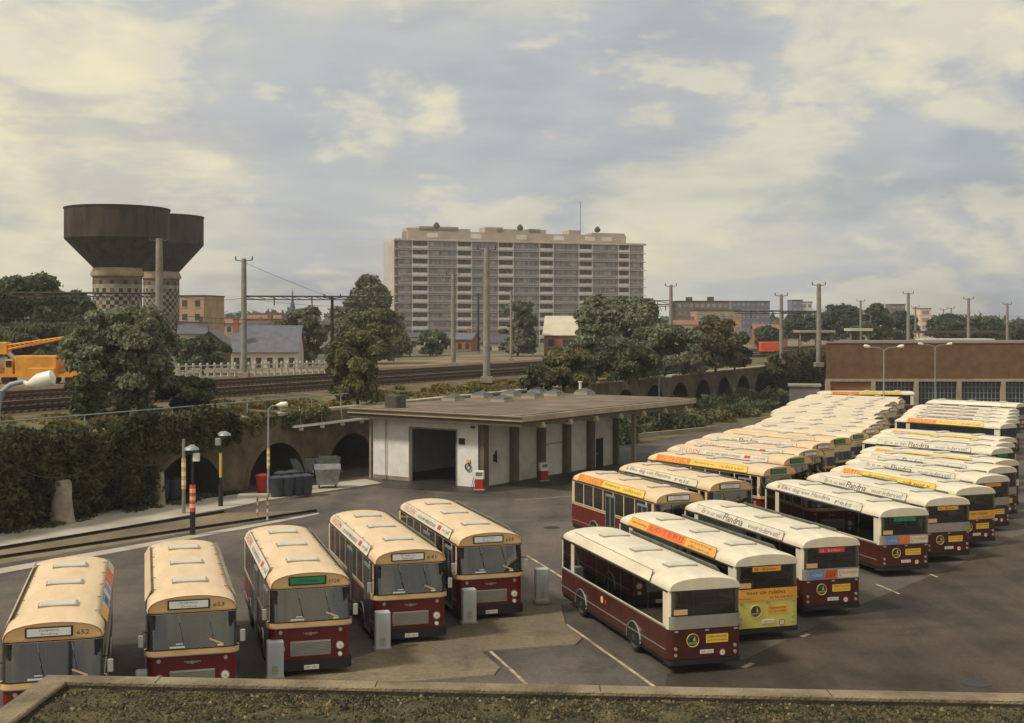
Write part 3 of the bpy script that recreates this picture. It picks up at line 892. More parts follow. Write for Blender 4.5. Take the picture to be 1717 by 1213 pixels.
M['tower_brick_light'] = mat("collar brick", S(162, 140, 116), 0.9, 0.15, 0.8)
M['tank_rim'] = mat("tank rim", S(48, 42, 38), 0.8, 0.2, 1)
Y = 202.0
water_tower((197 - CX) / F * Y, Y, [(3.6, 19.9), (8.0, zat(402, Y)), (8.0, zat(352, Y))], (zat(464, Y), 3.75), "larger dark water tower with a chequered brick shaft, on the left of the pair")
Y = 240.0
water_tower((270.5 - CX) / F * Y, Y, [(3.2, zat(457, Y)), (7.75, zat(411, Y)), (7.75, zat(365, Y))], (zat(468, Y), 3.3), "water tower standing partly behind the larger chequered one")
# ------------------------------------------------------------------ vegetation
rng = np.random.default_rng(11)
def leaves_mesh(name, blobs, n, size, m, zmin=-1e9, flat=0.0, mesh_extra=None):
    bl = np.array(blobs, float)
    area = bl[:, 3] * bl[:, 4] + bl[:, 3] * bl[:, 5]
    idx = rng.choice(len(bl), n, p=area / area.sum())
    d = rng.normal(size=(n, 3)); d /= np.linalg.norm(d, axis=1)[:, None]
    d[:, 2] = np.where(d[:, 2] < -.55, -d[:, 2], d[:, 2])
    rad = .40 + .62 * rng.random(n) ** .5 + np.abs(rng.normal(size=n)) * .13
    c = bl[idx, :3] + d * bl[idx, 3:6] * rad[:, None]
    c[:, 2] = np.maximum(c[:, 2], zmin + size * .3)
    nrm = d + rng.normal(size=(n, 3)) * .75; nrm /= np.linalg.norm(nrm, axis=1)[:, None]
    a = np.cross(nrm, rng.normal(size=(n, 3))); a /= np.linalg.norm(a, axis=1)[:, None]
    bb = np.cross(nrm, a)
    s = size * (.55 + .8 * rng.random(n))
    A, B = a * s[:, None], bb * (s * .55)[:, None]
    v = np.stack([c - A, c - B * .9 + A * .1, c + A, c + B + A * .1 + nrm * (s * .2)[:, None]], 1).reshape(-1, 3)
    me = bpy.data.meshes.new(name)
    me.vertices.add(4 * n); me.vertices.foreach_set("co", v.astype(np.float32).ravel())
    me.loops.add(4 * n); me.loops.foreach_set("vertex_index", np.arange(4 * n, dtype=np.int32))
    me.polygons.add(n)
    me.polygons.foreach_set("loop_start", np.arange(0, 4 * n, 4, dtype=np.int32))
    me.polygons.foreach_set("loop_total", np.full(n, 4, dtype=np.int32))
    me.materials.append(M[m])
    me.update(calc_edges=True)
    return me
def tree_blobs(h0, h1, w, kind, nb):
    """uneven clumps about a vertical axis between heights h0 and h1, half width w"""
    bl = []
    nb = int(nb * 3.2)
    H_ = h1 - h0
    for k in range(nb):
        f = random.random() ** .9
        if kind == 'cone': r = w * (1.02 - f) ** .75
        elif kind == 'wide': r = w * math.sin(math.pi * min(1, .22 + .68 * f)) ** .6
        else: r = w * math.sin(math.pi * (.14 + .72 * f)) ** .7
        a = random.uniform(0, 2 * math.pi); q = r * math.sqrt(random.random()) * random.choice((.95, 1.0, 1.05, 1.16))
        s = w * random.uniform(.16, .36) * (.7 if kind == 'cone' else 1)
        zs = min(H_ * .16, s * random.uniform(.55, .95))
        z = h0 + zs * .5 + (H_ - zs * 1.2) * f
        bl.append((q * math.cos(a), q * math.sin(a), z, s, s * random.uniform(.8, 1.2), zs))
    bl.append((0, 0, h1 - H_ * .08, w * .16, w * .16, H_ * .08))
    return bl
def tree(label, u, Y, zbase, vtop, vbot, wpx, m, kind='round', nb=14, n=2600, size=.42, name='tree', group=None, bark='bark', lean=0.0):
    p = at(u, Y, zbase)
    h1, h0 = zat(vtop, Y) - zbase, max(.3, zat(vbot, Y) - zbase)
    w = wpx / F * Y / 2
    t = empty(name, p)
    tag(t, label, 'tree' if name == 'tree' else name.replace('_', ' '), group)
    bl = tree_blobs(h0, h1, w, kind, nb)
    crown = link('crown', leaves_mesh('crown', bl, int(n * 3.4), size * .56, m), t)
    b = MB()
    tr = max(.12, (h1 * .022))
    top = h0 + (h1 - h0) * .7
    b.tube([(0, 0, -.2), (lean * .3, 0, h0 * .6), (lean * .6, .1, (h0 + top) / 2), (lean, 0, top)], [tr * 1.25, tr, tr * .7, tr * .25], 8)
    for q in bl[::max(1, len(bl) // 6)]:
        z = max(.3, q[2] - .28 * (h1 - h0) - .3)
        b.tube([(lean * .4, 0, z), (q[0] * .5 + lean * .2, q[1] * .5, (z + q[2]) / 2 + .1), (q[0], q[1], q[2])], [tr * .5, tr * .35, tr * .12], 6)
    b.build('trunk', M[bark], t)
    return t
GT = 'trees along the railway'
tree("big grey green tree in front of the water towers, its crown above the near wall", 215, 86, 4.7, 520, 690, 165, 'leaf_grey', 'round', 18, 6500, .38, group=GT)
tree("low dark bush crown leaning out right of the big tree before the water towers", 318, 88, 4.7, 634, 698, 90, 'leaf_dark', 'round', 9, 2000, .34, group=GT)
tree("small bush growing on the wall under the big grey green tree", 150, 80, 4.7, 610, 700, 70, 'leaf_dark', 'round', 8, 1500, .34, group=GT)
tree("large dark tree at the picture's left edge behind the orange rail crane", 30, 170, 5.2, 464, 600, 150, 'leaf_dark', 'round', 16, 4200, .75, group=GT)
tree("dark rounded tree between the left edge tree and the water towers", 105, 185, 5.2, 490, 600, 100, 'leaf_dark', 'round', 12, 2800, .75, group=GT)
tree("dense hedge like tree just behind the orange rail crane", 70, 160, 5.2, 545, 618, 190, 'leaf_dark', 'wide', 12, 3000, .65, group=GT)
tree("tall pointed tree to the left of the apartment block", 617, 230, 5.2, 464, 640, 150, 'leaf_grey', 'cone', 26, 4200, .8, group=GT)
tree("broad olive tree under the pointed tree beside the apartment block", 628, 190, 5.2, 520, 640, 105, 'leaf_olive', 'round', 14, 3600, .62, group=GT)
tree("near olive green tree standing in front of the tracks left of the hall roof", 600, 100, 4.9, 560, 690, 98, 'leaf_olive', 'round', 15, 4600, .40, group=GT)
tree("rounded tree left of the dark mast, behind the balustrade", 520, 185, 5.2, 515, 612, 75, 'leaf_grey', 'round', 12, 2800, .6, group=GT)
tree("olive shrub tree beside the slate roofed house", 475, 200, 5.2, 540, 610, 60, 'leaf_olive', 'round', 9, 1600, .6, group=GT)
tree("dark bush in front of the slate roofed house's gable", 340, 150, 5.2, 566, 622, 90, 'leaf_dark', 'wide', 9, 2000, .5, group=GT)
tree("grey green tree in front of the middle of the apartment block", 868, 235, 5.2, 508, 600, 72, 'leaf_grey', 'round', 12, 2600, .75, group=GT)
tree("small bush at the foot of the apartment block between two masts", 725, 240, 5.2, 556, 600, 52, 'leaf_grey', 'wide', 8, 1300, .7, group=GT)
tree("big billowing grey green tree right of the apartment block", 1040, 165, 5.2, 498, 612, 130, 'leaf_grey', 'round', 18, 5200, .58, group=GT)
tree("leaning grey green tree in front of the billowing one", 1000, 140, 5.0, 545, 640, 90, 'leaf_grey', 'round', 13, 3400, .5, group=GT)
tree("yellowish bush left of the grey green trees, on the grass bank", 945, 118, 4.9, 585, 662, 100, 'leaf_olive', 'round', 12, 3200, .42, group=GT)
tree("dark low bush behind the hall's roof vent pipe", 905, 112, 4.8, 615, 668, 60, 'leaf_dark', 'round', 9, 1600, .4, group=GT)
tree("grey green willow above the arches", 1115, 150, 5.0, 548, 640, 120, 'leaf_grey', 'wide', 15, 4400, .52, group=GT)
tree("rusty olive tree above the arches", 1200, 165, 5.1, 535, 622, 95, 'leaf_rust', 'wide', 13, 3200, .55, group=GT)
tree("dark tree above the arches in front of the brown flats", 1232, 172, 5.1, 560, 625, 60, 'leaf_dark', 'round', 10, 1900, .55, group=GT)
tree("grey tree above the vent pipe, lowest of the trees over the arches", 1055, 135, 4.9, 575, 645, 90, 'leaf_dark', 'wide', 11, 2600, .46, group=GT)
GF_ = 'far trees on the right skyline'
for (u, Y, vt, vb, w, m, lb) in ((1405, 330, 514, 575, 80, 'leaf_far', "far rounded tree just right of the tallest right hand mast"),
        (1340, 320, 528, 575, 70, 'leaf_far', "far tree below the pale tower on the right skyline"),
        (1472, 300, 512, 576, 48, 'leaf_dark', "far dark upright tree beside the thin mast over the depot"),
        (1515, 340, 522, 575, 52, 'leaf_far', "far tree in front of the small grey tower"),
        (1590, 330, 530, 575, 70, 'leaf_far', "far rounded tree over the depot roof, right of the cream tower"),
        (1650, 330, 535, 575, 75, 'leaf_dark', "far dark rounded tree over the depot roof near the right edge"),
        (1715, 340, 542, 575, 60, 'leaf_far', "far tree cut off by the right edge"),
        (1290, 300, 548, 585, 50, 'leaf_far', "far low tree behind the red wagon")):
    tree(lb, u, Y, 5.2, vt, vb, w, m, 'wide', 11, 1800, .95, group=GF_)

# far wood on the horizon
bl = []
for k in range(150):
    Yk = random.uniform(620, 980); uu = random.uniform(-150, 1900)
    p = at(uu, Yk, 5.2); r = random.uniform(9, 20)
    bl.append((p.x, p.y, 5.2 + r * .2, r * 1.3, r * .8, r * .42))
o = link('far_woods', leaves_mesh('far_woods', bl, 9000, 3.4, 'leaf_far', 4)); stuff(o, "far line of trees on the horizon", "woods")

# ivy over the left part of the wall
def wall_blob(s, n, z, rs, rn, rz_):
    p = W(s, n, z); r = max(rs, rn)
    return (p.x, p.y, p.z, rs * .8, rs * .9, rz_)
bl = []
for k in range(620):
    s = random.uniform(-46, -5); edge = max(0, min(1, (-5 - s) / 9))
    z = random.uniform(.2 if s < -12.5 else 3.5, 4.9)
    n_ = -.15 - .8 * (1 - abs(z - 2.4) / 3) * random.random()
    if abs(s + 20.2) < .9 and z < 1.9: continue
    bl.append(wall_blob(s, n_ * .6 + .15, z, random.uniform(.6, 1.15), .8, random.uniform(.5, 1.0)))
o = link('ivy', leaves_mesh('ivy', bl, 95000, .165, 'leaf_ivy', .02)); tag(o, "dark ivy curtain hanging over the left part of the viaduct wall", 'ivy')
bl = []
for k in range(26):
    s = random.uniform(-5, 6); bl.append(wall_blob(s, .1, 4.8 - abs(random.gauss(0, .45)), random.uniform(.5, 1.0), .5, .35))
o = link('creeper', leaves_mesh('creeper', bl, 6000, .16, 'leaf_olive', .02)); tag(o, "thin olive creeper trailing over the wall top beside the first open arch", 'creeper')
bl = []
for k in range(90):
    s = random.uniform(128, 152) if k % 3 else random.uniform(116, 130)
    bl.append(wall_blob(s, -random.uniform(.5, 2.0), random.uniform(.8, 5.9), random.uniform(1.3, 2.4), .9, random.uniform(.8, 1.4)))
o = link('ivy', leaves_mesh('ivy', bl, 16000, .30, 'leaf_ivy', .02)); tag(o, "dark ivy covering the far end of the arches beside the grey shed", 'ivy')
# shrub bank in front of the far arches
for i, (s0, s1, lb) in enumerate(((18, 40, "shrubs below the arches right behind the petrol hall"), (38, 60, "middle clump of the shrub bank below the arches"),
                                  (58, 82, "shrub clump below the arches with reddish tops"), (80, 112, "far end of the shrub bank towards the grey shed"))):
    bl = []
    for k in range(60):
        n_ = random.uniform(.8, 9.5); bl.append(wall_blob(random.uniform(s0, s1), -n_, random.uniform(.2, 1.9 - .16 * n_), random.uniform(.9, 1.7), 1.1, random.uniform(.6, 1.0)))
    t = empty('shrub', W((s0 + s1) / 2, -3, 0)); tag(t, lb, 'shrub', 'shrub bank below the arches')
    c0 = t.location
    bl = [(x - c0.x, y - c0.y, z, a, b_, c) for x, y, z, a, b_, c in bl]
    link('foliage', leaves_mesh('foliage', bl, 15000, .22, 'leaf_dark' if i != 2 else 'leaf_olive', .02), t)
    b = MB()
    for k in range(8):
        q = bl[k * 4]; b.tube([(q[0], q[1], 0), (q[0] + .2, q[1], q[2])], [.06, .03], 5)
    b.build('stems', M['bark'], t)
# grass tufts and weeds on the bank behind the wall
bl = []
for k in range(240):
    s = random.uniform(-45, 95); bl.append(wall_blob(s, random.uniform(1.0, 9.5), 4.65 + random.uniform(0, .45), random.uniform(.5, 1.3), .6, random.uniform(.15, .4)))
o = link('bank_weeds', leaves_mesh('bank_weeds', bl, 26000, .17, 'leaf_weed', 4.5)); stuff(o, "rough grass and weeds on the railway bank", "weeds")
bl = []
for k in range(60):
    s = random.uniform(-40, -6); bl.append(wall_blob(s, -random.uniform(.5, 1.4), .12, random.uniform(.4, .8), .6, random.uniform(.10, .25)))
o = link('verge_weeds', leaves_mesh('verge_weeds', bl, 3600, .12, 'leaf_ivy', .0)); stuff(o, "low weeds at the foot of the ivy", "weeds")
# pale cut trunks in the ivy
def stump(u, v, h, r, label):
    p = G(u, v)
    b = MB(); b.lathe([(r * 1.15, 0), (r * .95, h * .25), (r * .8, h * .6), (r * .8, h * .9), (r * .6, h)], (0, 0, 0), 12, 0)
    o = b.build('tree_stump', M['pale_bark'], None, 40); o.location = p; tag(o, label, 'tree trunk', 'pale trunks in the ivy')
stump(104, 881, 2.5, .66, "stout pale tree trunk standing out of the ivy at the left")
stump(268, 850, 2.1, .34, "second pale trunk deeper in the ivy, left of the striped pole")

# ------------------------------------------------------------------ railway furniture
def mast(u, Y, vtop, label, r=.32, zb=5.2, arm=None, dark=False):
    p = at(u, Y, zb); h = zat(vtop, Y) - zb
    t = empty('catenary_mast', p); tag(t, label, 'railway mast', 'catenary masts along the railway')
    b = MB(); b.tube([(0, 0, 0), (0, 0, h * .5), (0, 0, h)], [r * 1.05, r * .95, r * .8], 10)
    b.build('pole', M['black_metal' if dark else 'concrete_mast'], t, 40)
    b = MB(); b.bbox((0, 0, .3), (r * 3.4, r * 3.4, .6), .05); b.build('footing', M['concrete'], t)
    b = MB()
    for s in (-1, 1):
        b.tube([(0, 0, h - .3), (s * .9, 0, h - .15)], .05, 5); b.tube([(s * .9, 0, h - .2), (s * .9, 0, h + .25)], .07, 6)
    b.build('insulator_arm', M['wire'], t)
    if arm:
        b = MB(); q0 = Vector((0, 0, h - arm[0])); q1 = q0 + arm[1]
        b.tube([q0, q1], .09, 6); b.tube([q0 + Vector((0, 0, -.5)), q0 + (q1 - q0) * .6], .05, 5)
        for f in (.55, .95):
            q = q0 + (q1 - q0) * f; b.tube([q, q + Vector((0, 0, -.9))], .06, 6)
        b.build('bracket', M['wire'], t)
    return t
mast(267, 122, 400, "tall grey concrete mast in front of the water towers", .40)
mast(409, 140, 434, "concrete mast with crossarms behind the balustrade", .34)
mast(557, 142, 497, "slim dark mast under the gantry beam, left of the pointed tree", .2, dark=True)
mast(816, 129, 416, "tall pale mast in front of the apartment block, nearest the hall roof", .36)
mast(760, 176, 459, "darker mast in front of the apartment block, left of the tall pale one", .34)
mast(857, 200, 487, "thin pale mast in front of the apartment block, right of the tall pale one", .22)
mast(802, 250, 492, "thin dark mast behind the tall pale one, before the apartment block", .2, dark=True)
mast(1125, 210, 478, "concrete mast standing out of the trees right of the apartment block", .34, arm=(2.6, Vector((-4.0, 0, 0))))
mast(1310, 190, 494, "slim mast right of the blue grey building", .3)
mast(1373, 178, 476, "tall brown mast beside the corner of the brick depot", .36, arm=(4.0, Vector((-5, 1, 0))))
mast(1443, 290, 504, "thin far mast over the left part of the depot roof", .28)
mast(1523, 230, 491, "tall mast over the depot roof, beside the cream tower", .34)
mast(1535, 300, 514, "short thin mast right next to the tall one over the depot", .24)
mast(1624, 240, 500, "mast over the depot roof among the rounded trees", .32)
mast(1689, 260, 509, "mast over the depot roof near the right edge", .30)
mast(1582, 330, 518, "faint thin mast above the rounded trees on the right", .2)
mast(1595, 340, 516, "faint thin mast, the right one of the close pair on the right", .2)

def beam(u0, u1, Y, v, label, z2=None):
    a = at(u0, Y, zat(v, Y)); c = at(u1, Y + (u1 - u0) * .01, zat(v, Y))
    b = MB(); b.tube([a, c], .1, 6); b.tube([a + Vector((0, 0, -.35)), c + Vector((0, 0, -.35))], .06, 6)
    n = max(2, int((c - a).length / 1.2))
    for k in range(n):
        p, q = a + (c - a) * (k / n), a + (c - a) * ((k + 1) / n)
        b.tube([p, q + Vector((0, 0, -.35))], .03, 4)
    for f in (.2, .45, .8):
        p = a + (c - a) * f; b.tube([p, p + Vector((0, 0, -1.0))], .07, 6)
    o = b.build('gantry_beam', M['rust_dark']); tag(o, label, 'gantry beam', 'gantry beams over the tracks')
M['rust_dark'] = mat("dark rust", S(74, 64, 58), 0.8, 0.2, 2)
beam(409, 660, 140, 497, "horizontal gantry beam from the crossarm mast to the pointed tree")
beam(20, 266, 122, 491, "horizontal gantry beam reaching left from the tall mast at the water towers")
beam(1060, 1130, 210, 511, "short gantry beam left of the mast in the trees")
beam(1230, 1376, 185, 522, "thin gantry beam before the blue grey building")

def wire(pts, label, r=.022, sag=.5, group='overhead wires along the railway'):
    b = MB(); path = []
    for p, q in zip(pts[:-1], pts[1:]):
        for k in range(9):
            f = k / 8; x = p + (q - p) * f; x = Vector((x.x, x.y, x.z - sag * 4 * f * (1 - f))); path.append(x)
    b.tube(path, r, 4, 0, False)
    o = b.build('overhead_wire', M['wire']); tag(o, label, 'wire', 'overhead wires along the railway')
wire([at(-60, 118, zat(500, 118)), at(267, 122, zat(489, 122)), at(409, 140, zat(500, 140)), at(650, 175, zat(512, 175)), at(900, 230, zat(520, 230))], "overhead wire at the height of the gantry beams")
wire([at(-60, 118, zat(528, 118)), at(267, 122, zat(526, 122)), at(557, 142, zat(530, 142)), at(820, 200, zat(535, 200))], "upper contact wire before the dark trees on the left")
wire([at(-60, 112, zat(540, 112)), at(267, 118, zat(537, 118)), at(557, 138, zat(540, 138)), at(820, 180, zat(542, 180))], "lower contact wire before the dark trees on the left", sag=.3)
wire([at(409, 140, zat(440, 140)), at(557, 142, zat(500, 142))], "stay wire slanting down from the crossarm mast", .02, .1)
wire([at(1125, 210, zat(512, 210)), at(1310, 190, zat(520, 190)), at(1373, 178, zat(520, 178)), at(1760, 260, zat(530, 260))], "overhead wire across the right skyline")
wire([at(1125, 210, zat(522, 210)), at(1373, 182, zat(532, 182)), at(1760, 262, zat(540, 262))], "lower overhead wire across the right skyline")

for k, (s0, s1, lb) in enumerate(((-31, -24, "thin cable sagging across the ivy, leftmost of three loops"), (-24, -17, "thin cable sagging across the ivy above the pale trunk"), (-17, -10, "thin cable sagging across the ivy left of the striped pole"))):
    wire([W(s0, -1.5, 3.7), W(s1, -1.5, 3.7)], lb, .02, 1.0)
def balustrade():
    a, c = at(288, 135, 5.2), at(556, 148.5, 5.2)
    d = (c - a).normalized(); L_ = (c - a).length
    t = empty('balustrade', a, math.atan2(d.y, d.x)); tag(t, "white concrete balustrade along the far side of the tracks", 'balustrade')
    for z, h in ((.12, .2), (.95, .1), (1.42, .12)):
        b = MB(); b.box((L_ / 2, 0, z), (L_, .16, h)); b.build('rail', M['balus'], t)
    n = 25
    for k in range(n):
        b = MB(); b.bbox((L_ * k / (n - 1), 0, .85), (.2, .22, 1.7), .03); b.build('post', M['balus'], t)
M['balus'] = mat("white concrete", S(190, 188, 180), 0.85, 0.12, 2)
balustrade()
def railing():
    t = empty('pipe_railing', W(0, .35, WTOP + .18), math.atan2(DS.y, DS.x)); tag(t, "thin grey pipe railing along the top of the ivy covered wall", 'railing')
    b = MB(); b.tube([(-48, 0, .95), (9, 0, .95)], .045, 6); b.build('rail', M['bluegrey'], t)
    for k in range(16):
        b = MB(); b.tube([(-46 + k * 3.6, 0, 0), (-46 + k * 3.6, 0, .95)], .035, 6); b.build('post', M['bluegrey'], t)
railing()
def canopy_pipe():
    a, c = G(480, 717, 4.2), G(612, 709, 4.2)
    a = W(1.0, -.5, 3.9); c = W(11, -.5, 3.9)
    b = MB(); b.box(tuple((a + c) / 2), ((c - a).length, .5, .14), 0, math.atan2(DS.y, DS.x))
    for f in (.1, .35, .6, .85):
        p = a + (c - a) * f; b.bbox((p.x, p.y, p.z - .2), (.3, .3, .22), .03, 0); b.tube([p, p + Vector((-.2, .3, 1.4))], .03, 5, 1)
    o = b.build('lamp_canopy', [M['white'], M['bluegrey']]); tag(o, "narrow white ledge with hanging lamps between the arches and the white hall", 'ledge')
canopy_pipe()

def crane():
    Y = 126.0
    X0, X1 = -51.5, at(140, Y).x
    t = empty('rail_crane', ((X0 + X1) / 2, Y, 5.3)); tag(t, "orange rail mounted crane with a long raised jib at the left edge", 'rail crane')
    hw = (X1 - X0) / 2
    Z = lambda v: zat(v, Y) - 5.3
    Xu = lambda u: at(u, Y).x - (X0 + X1) / 2
    b = MB(); b.box((0, 0, .75), (hw * 2, 2.4, .3)); b.build('wagon_frame', M['crane'], t)
    b = MB()
    b.bbox(((Xu(32) + Xu(102)) / 2, 0, 1.75), (Xu(102) - Xu(32), 2.3, 1.9), .08); b.build('engine_house', M['crane'], t)
    b = MB(); b.bbox(((Xu(55) + Xu(100)) / 2, -1.25, .95), (Xu(100) - Xu(55), .3, 1.1), .05); b.build('side_locker', M['crane'], t)
    b = MB(); b.bbox((Xu(22), 0, 1.5), (.8, 2.2, 1.6), .06); b.build('cab', M['crane'], t)
    b = MB(); b.box((Xu(22), -1.12, 1.9), (.55, .04, .6)); b.build('cab_window', M['glass'], t)
    b = MB(); b.bbox((Xu(-18), 0, 1.35), (1.8, 2.2, 1.0), .06); b.build('counterweight', M['crane'], t)
    b = MB(); b.bbox((Xu(128), 0, 1.35), (1.6, 2.0, 1.1), .06); b.build('winch_box', M['crane'], t)
    a, c = Vector((Xu(8), 0, Z(580))), Vector((Xu(106), 0, Z(566)))
    b = MB()
    for y in (-.5, .5):
        for dz in (0, .42):
            b.tube([a + Vector((0, y, -dz)), c + Vector((0, y * .4, -dz * .35))], .1, 6)
    n = 12
    for k in range(n):
        f, g = k / n, (k + 1) / n
        for y in (-.5, .5):
            b.tube([a + (c - a) * f + Vector((0, y, 0)), a + (c - a) * g + Vector((0, y, -.4 + .25 * g))], .05, 4)
    b.bbox((Xu(8), 0, Z(584)), (.9, 1.3, 1.2), .06)
    b.build('jib', M['crane'], t)
    b = MB(); b.tube([a + Vector((.2, 0, -.6)), Vector((Xu(30), 0, 2.2))], .22, 8); b.build('ram', M['chrome'], t)
    b = MB(); b.tube([c, c + Vector((0, 0, -1.1))], .04, 5); b.bbox(tuple(c + Vector((0, 0, -1.2))), (.3, .3, .35), .05); b.build('hook_block', M['dark'], t)
    for x in (-4.4, -2.6, 1.8, 3.6):
        b = MB(); b.tube([(x, -1.0, .36), (x, -.85, .36)], .42, 16); b.tube([(x, .85, .36), (x, 1.0, .36)], .42, 16); b.tube([(x, -.9, .36), (x, .9, .36)], .09, 8); b.build('wheel_set', M['rust'], t)
crane()
def wagon():
    p = at(1290, 230, 5.2); t = empty('rail_wagon', p); tag(t, "small orange red railway wagon on the far tracks", 'railway wagon')
    b = MB(); b.bbox((0, 0, 1.9), (3.4, 2.4, 1.7), .08); b.build('body', M['wagon_red'], t)
    b = MB(); b.box((0, 0, .9), (3.3, 2.0, .3)); b.build('frame', M['black'], t)
    for x in (-1.1, 1.1):
        b = MB(); b.tube([(x, -1, .45), (x, 1, .45)], .42, 14); b.build('wheel_set', M['rust'], t)
M['wagon_red'] = mat("wagon red", S(206, 86, 48), 0.6, 0.12, 1)
wagon()
def platform(u0, u1, Y, v, h, label, m='fascia', roof=True):
    a, c = at(u0, Y), at(u1, Y); z = zat(v, Y)
    t = empty('platform_canopy', ((a.x + c.x) / 2, Y, 5.2)); tag(t, label, 'platform canopy', 'station canopies behind the depot')
    w = c.x - a.x
    b = MB(); b.box((0, 2, z - 5.2), (w, 5, h)); b.build('roof', M[m], t)
    n = max(3, int(w / 5))
    for k in range(n):
        b = MB(); b.box((-w / 2 + .4 + (w - .8) * k / (n - 1), 1, (z - 5.2 - h / 2) / 2), (.25, .25, z - 5.2 - h / 2)); b.build('post', M['concrete'], t)
platform(1548, 1666, 222, 571, .55, "long white edged canopy just above the depot roof", 'white')
platform(1540, 1700, 262, 557, .5, "dark station canopy behind the white edged one", 'soffit')
platform(1340, 1400, 225, 556, .4, "pale station canopy left of the thin far mast", 'fascia')
platform(1425, 1462, 250, 553, .5, "short pink and white canopy below the thin far mast", 'render')

# ------------------------------------------------------------------ houses and far buildings
def house(u0, u1, Y, zb, veave, vridge, D, label, wall='render', roof='tile', rz=0.0, chim=(), windows=3, group='houses beyond the railway', gable=False, flat=False, name='house'):
    w = (u1 - u0) / F * Y
    t = empty(name, at((u0 + u1) / 2, Y, zb), rz); tag(t, label, 'house' if name == 'house' else 'building', group)
    ze, zr = zat(veave, Y) - zb, zat(vridge, Y) - zb
    b = MB(); b.box((0, D / 2, ze / 2), (w, D, ze), 0)
    if not flat and not gable:
        b.face([(-w / 2, 0, ze), (-w / 2, D, ze), (-w / 2, D / 2, zr)][::-1], 0); b.face([(w / 2, 0, ze), (w / 2, D, ze), (w / 2, D / 2, zr)], 0)
    if gable:
        b.face([(-w / 2, 0, ze), (w / 2, 0, ze), (0, 0, zr)], 0); b.face([(-w / 2, D, ze), (w / 2, D, ze), (0, D, zr)][::-1], 0)
    b.build('wall', M[wall], t)
    b = MB(); o = .3; th = .14
    if flat:
        b.box((0, D / 2, ze + .12), (w + .3, D + .3, .24))
    elif gable:
        sl_ = (zr - ze) / (w / 2)
        for s in (-1, 1):
            e0, r0 = (s * (w / 2 + o), ze - o * sl_ + .03), (0, zr + .03)
            b.grid([[(e0[0], -o, e0[1]), (r0[0], -o, r0[1])], [(e0[0], D + o, e0[1]), (r0[0], D + o, r0[1])]])
            b.grid([[(e0[0], -o, e0[1] + th), (r0[0], -o, r0[1] + th)], [(e0[0], D + o, e0[1] + th), (r0[0], D + o, r0[1] + th)]])
            b.face([(e0[0], -o, e0[1]), (r0[0], -o, r0[1]), (r0[0], -o, r0[1] + th), (e0[0], -o, e0[1] + th)])
    else:
        sl_ = (zr - ze) / (D / 2)
        for s in (0, 1):
            ye = -o if s == 0 else D + o
            q = [(-w / 2 - o, ye, ze - o * sl_ + .03), (w / 2 + o, ye, ze - o * sl_ + .03), (w / 2 + o, D / 2, zr + .03), (-w / 2 - o, D / 2, zr + .03)]
            b.face(q); b.face([(x, y, z + th) for x, y, z in q])
            for i in range(4):
                p_, r_ = q[i], q[(i + 1) % 4]; b.face([p_, r_, (r_[0], r_[1], r_[2] + th), (p_[0], p_[1], p_[2] + th)])
    rf = b.build('roof', M[roof], t)
    for x, y in chim:
        b = MB(); b.box((x * w, y * D, zr + .1), (.7, .7, 1.8)); b.box((x * w, y * D, zr + 1.05), (.8, .8, .12)); b.build('chimney', M['chimney'], rf)
    for k in range(windows):
        x = -w / 2 + w * (k + .5) / windows
        f_ = max(1, int((ze - .8) / 2.9))
        for j in range(f_):
            b = MB(); b.box((x, -.02, ze - 1.5 - 2.8 * j), (min(1.1, w / windows * .5), .08, 1.4)); wd = b.build('window', M['glass_house'], t)
            b = MB(); b.box((x, -.06, ze - 2.25 - 2.8 * j), (min(1.3, w / windows * .62), .14, .1)); b.build('sill', M['block_slab'], wd)
    return t
M['glass_house'] = mat("house glass", S(62, 64, 68), 0.15, 0.2, 1)
M['chimney'] = mat("chimney brick", S(150, 102, 78), 0.9, 0.15, 1.2)
house(388, 498, 168, 5.2, 590, 548, 9, "long house with a blue grey slate roof behind the balustrade", 'render', 'slate', R(4), ((-.44, .1),), 6)
house(306, 396, 172, 5.2, 592, 556, 10, "slate roofed house with a dark gable facing the tracks", 'soffit', 'slate', R(6), ((.47, .3),), 2, gable=True)
house(425, 470, 215, 5.2, 562, 540, 8, "grey roofed house behind the long slate roof", 'brick_red', 'slate_dark', R(-10), ((-.2, .5),), 3)
house(297, 344, 262, 5.2, 497, 494, 9, "square brick block of flats right of the water towers", 'brick_light', 'slate_dark', R(-14), (), 2, flat=True, name='brick_flats')
house(300, 345, 236, 5.2, 560, 541, 8, "blue roofed house below the brick block of flats", 'render', 'slate', R(12), ((.3, .5),), 3)
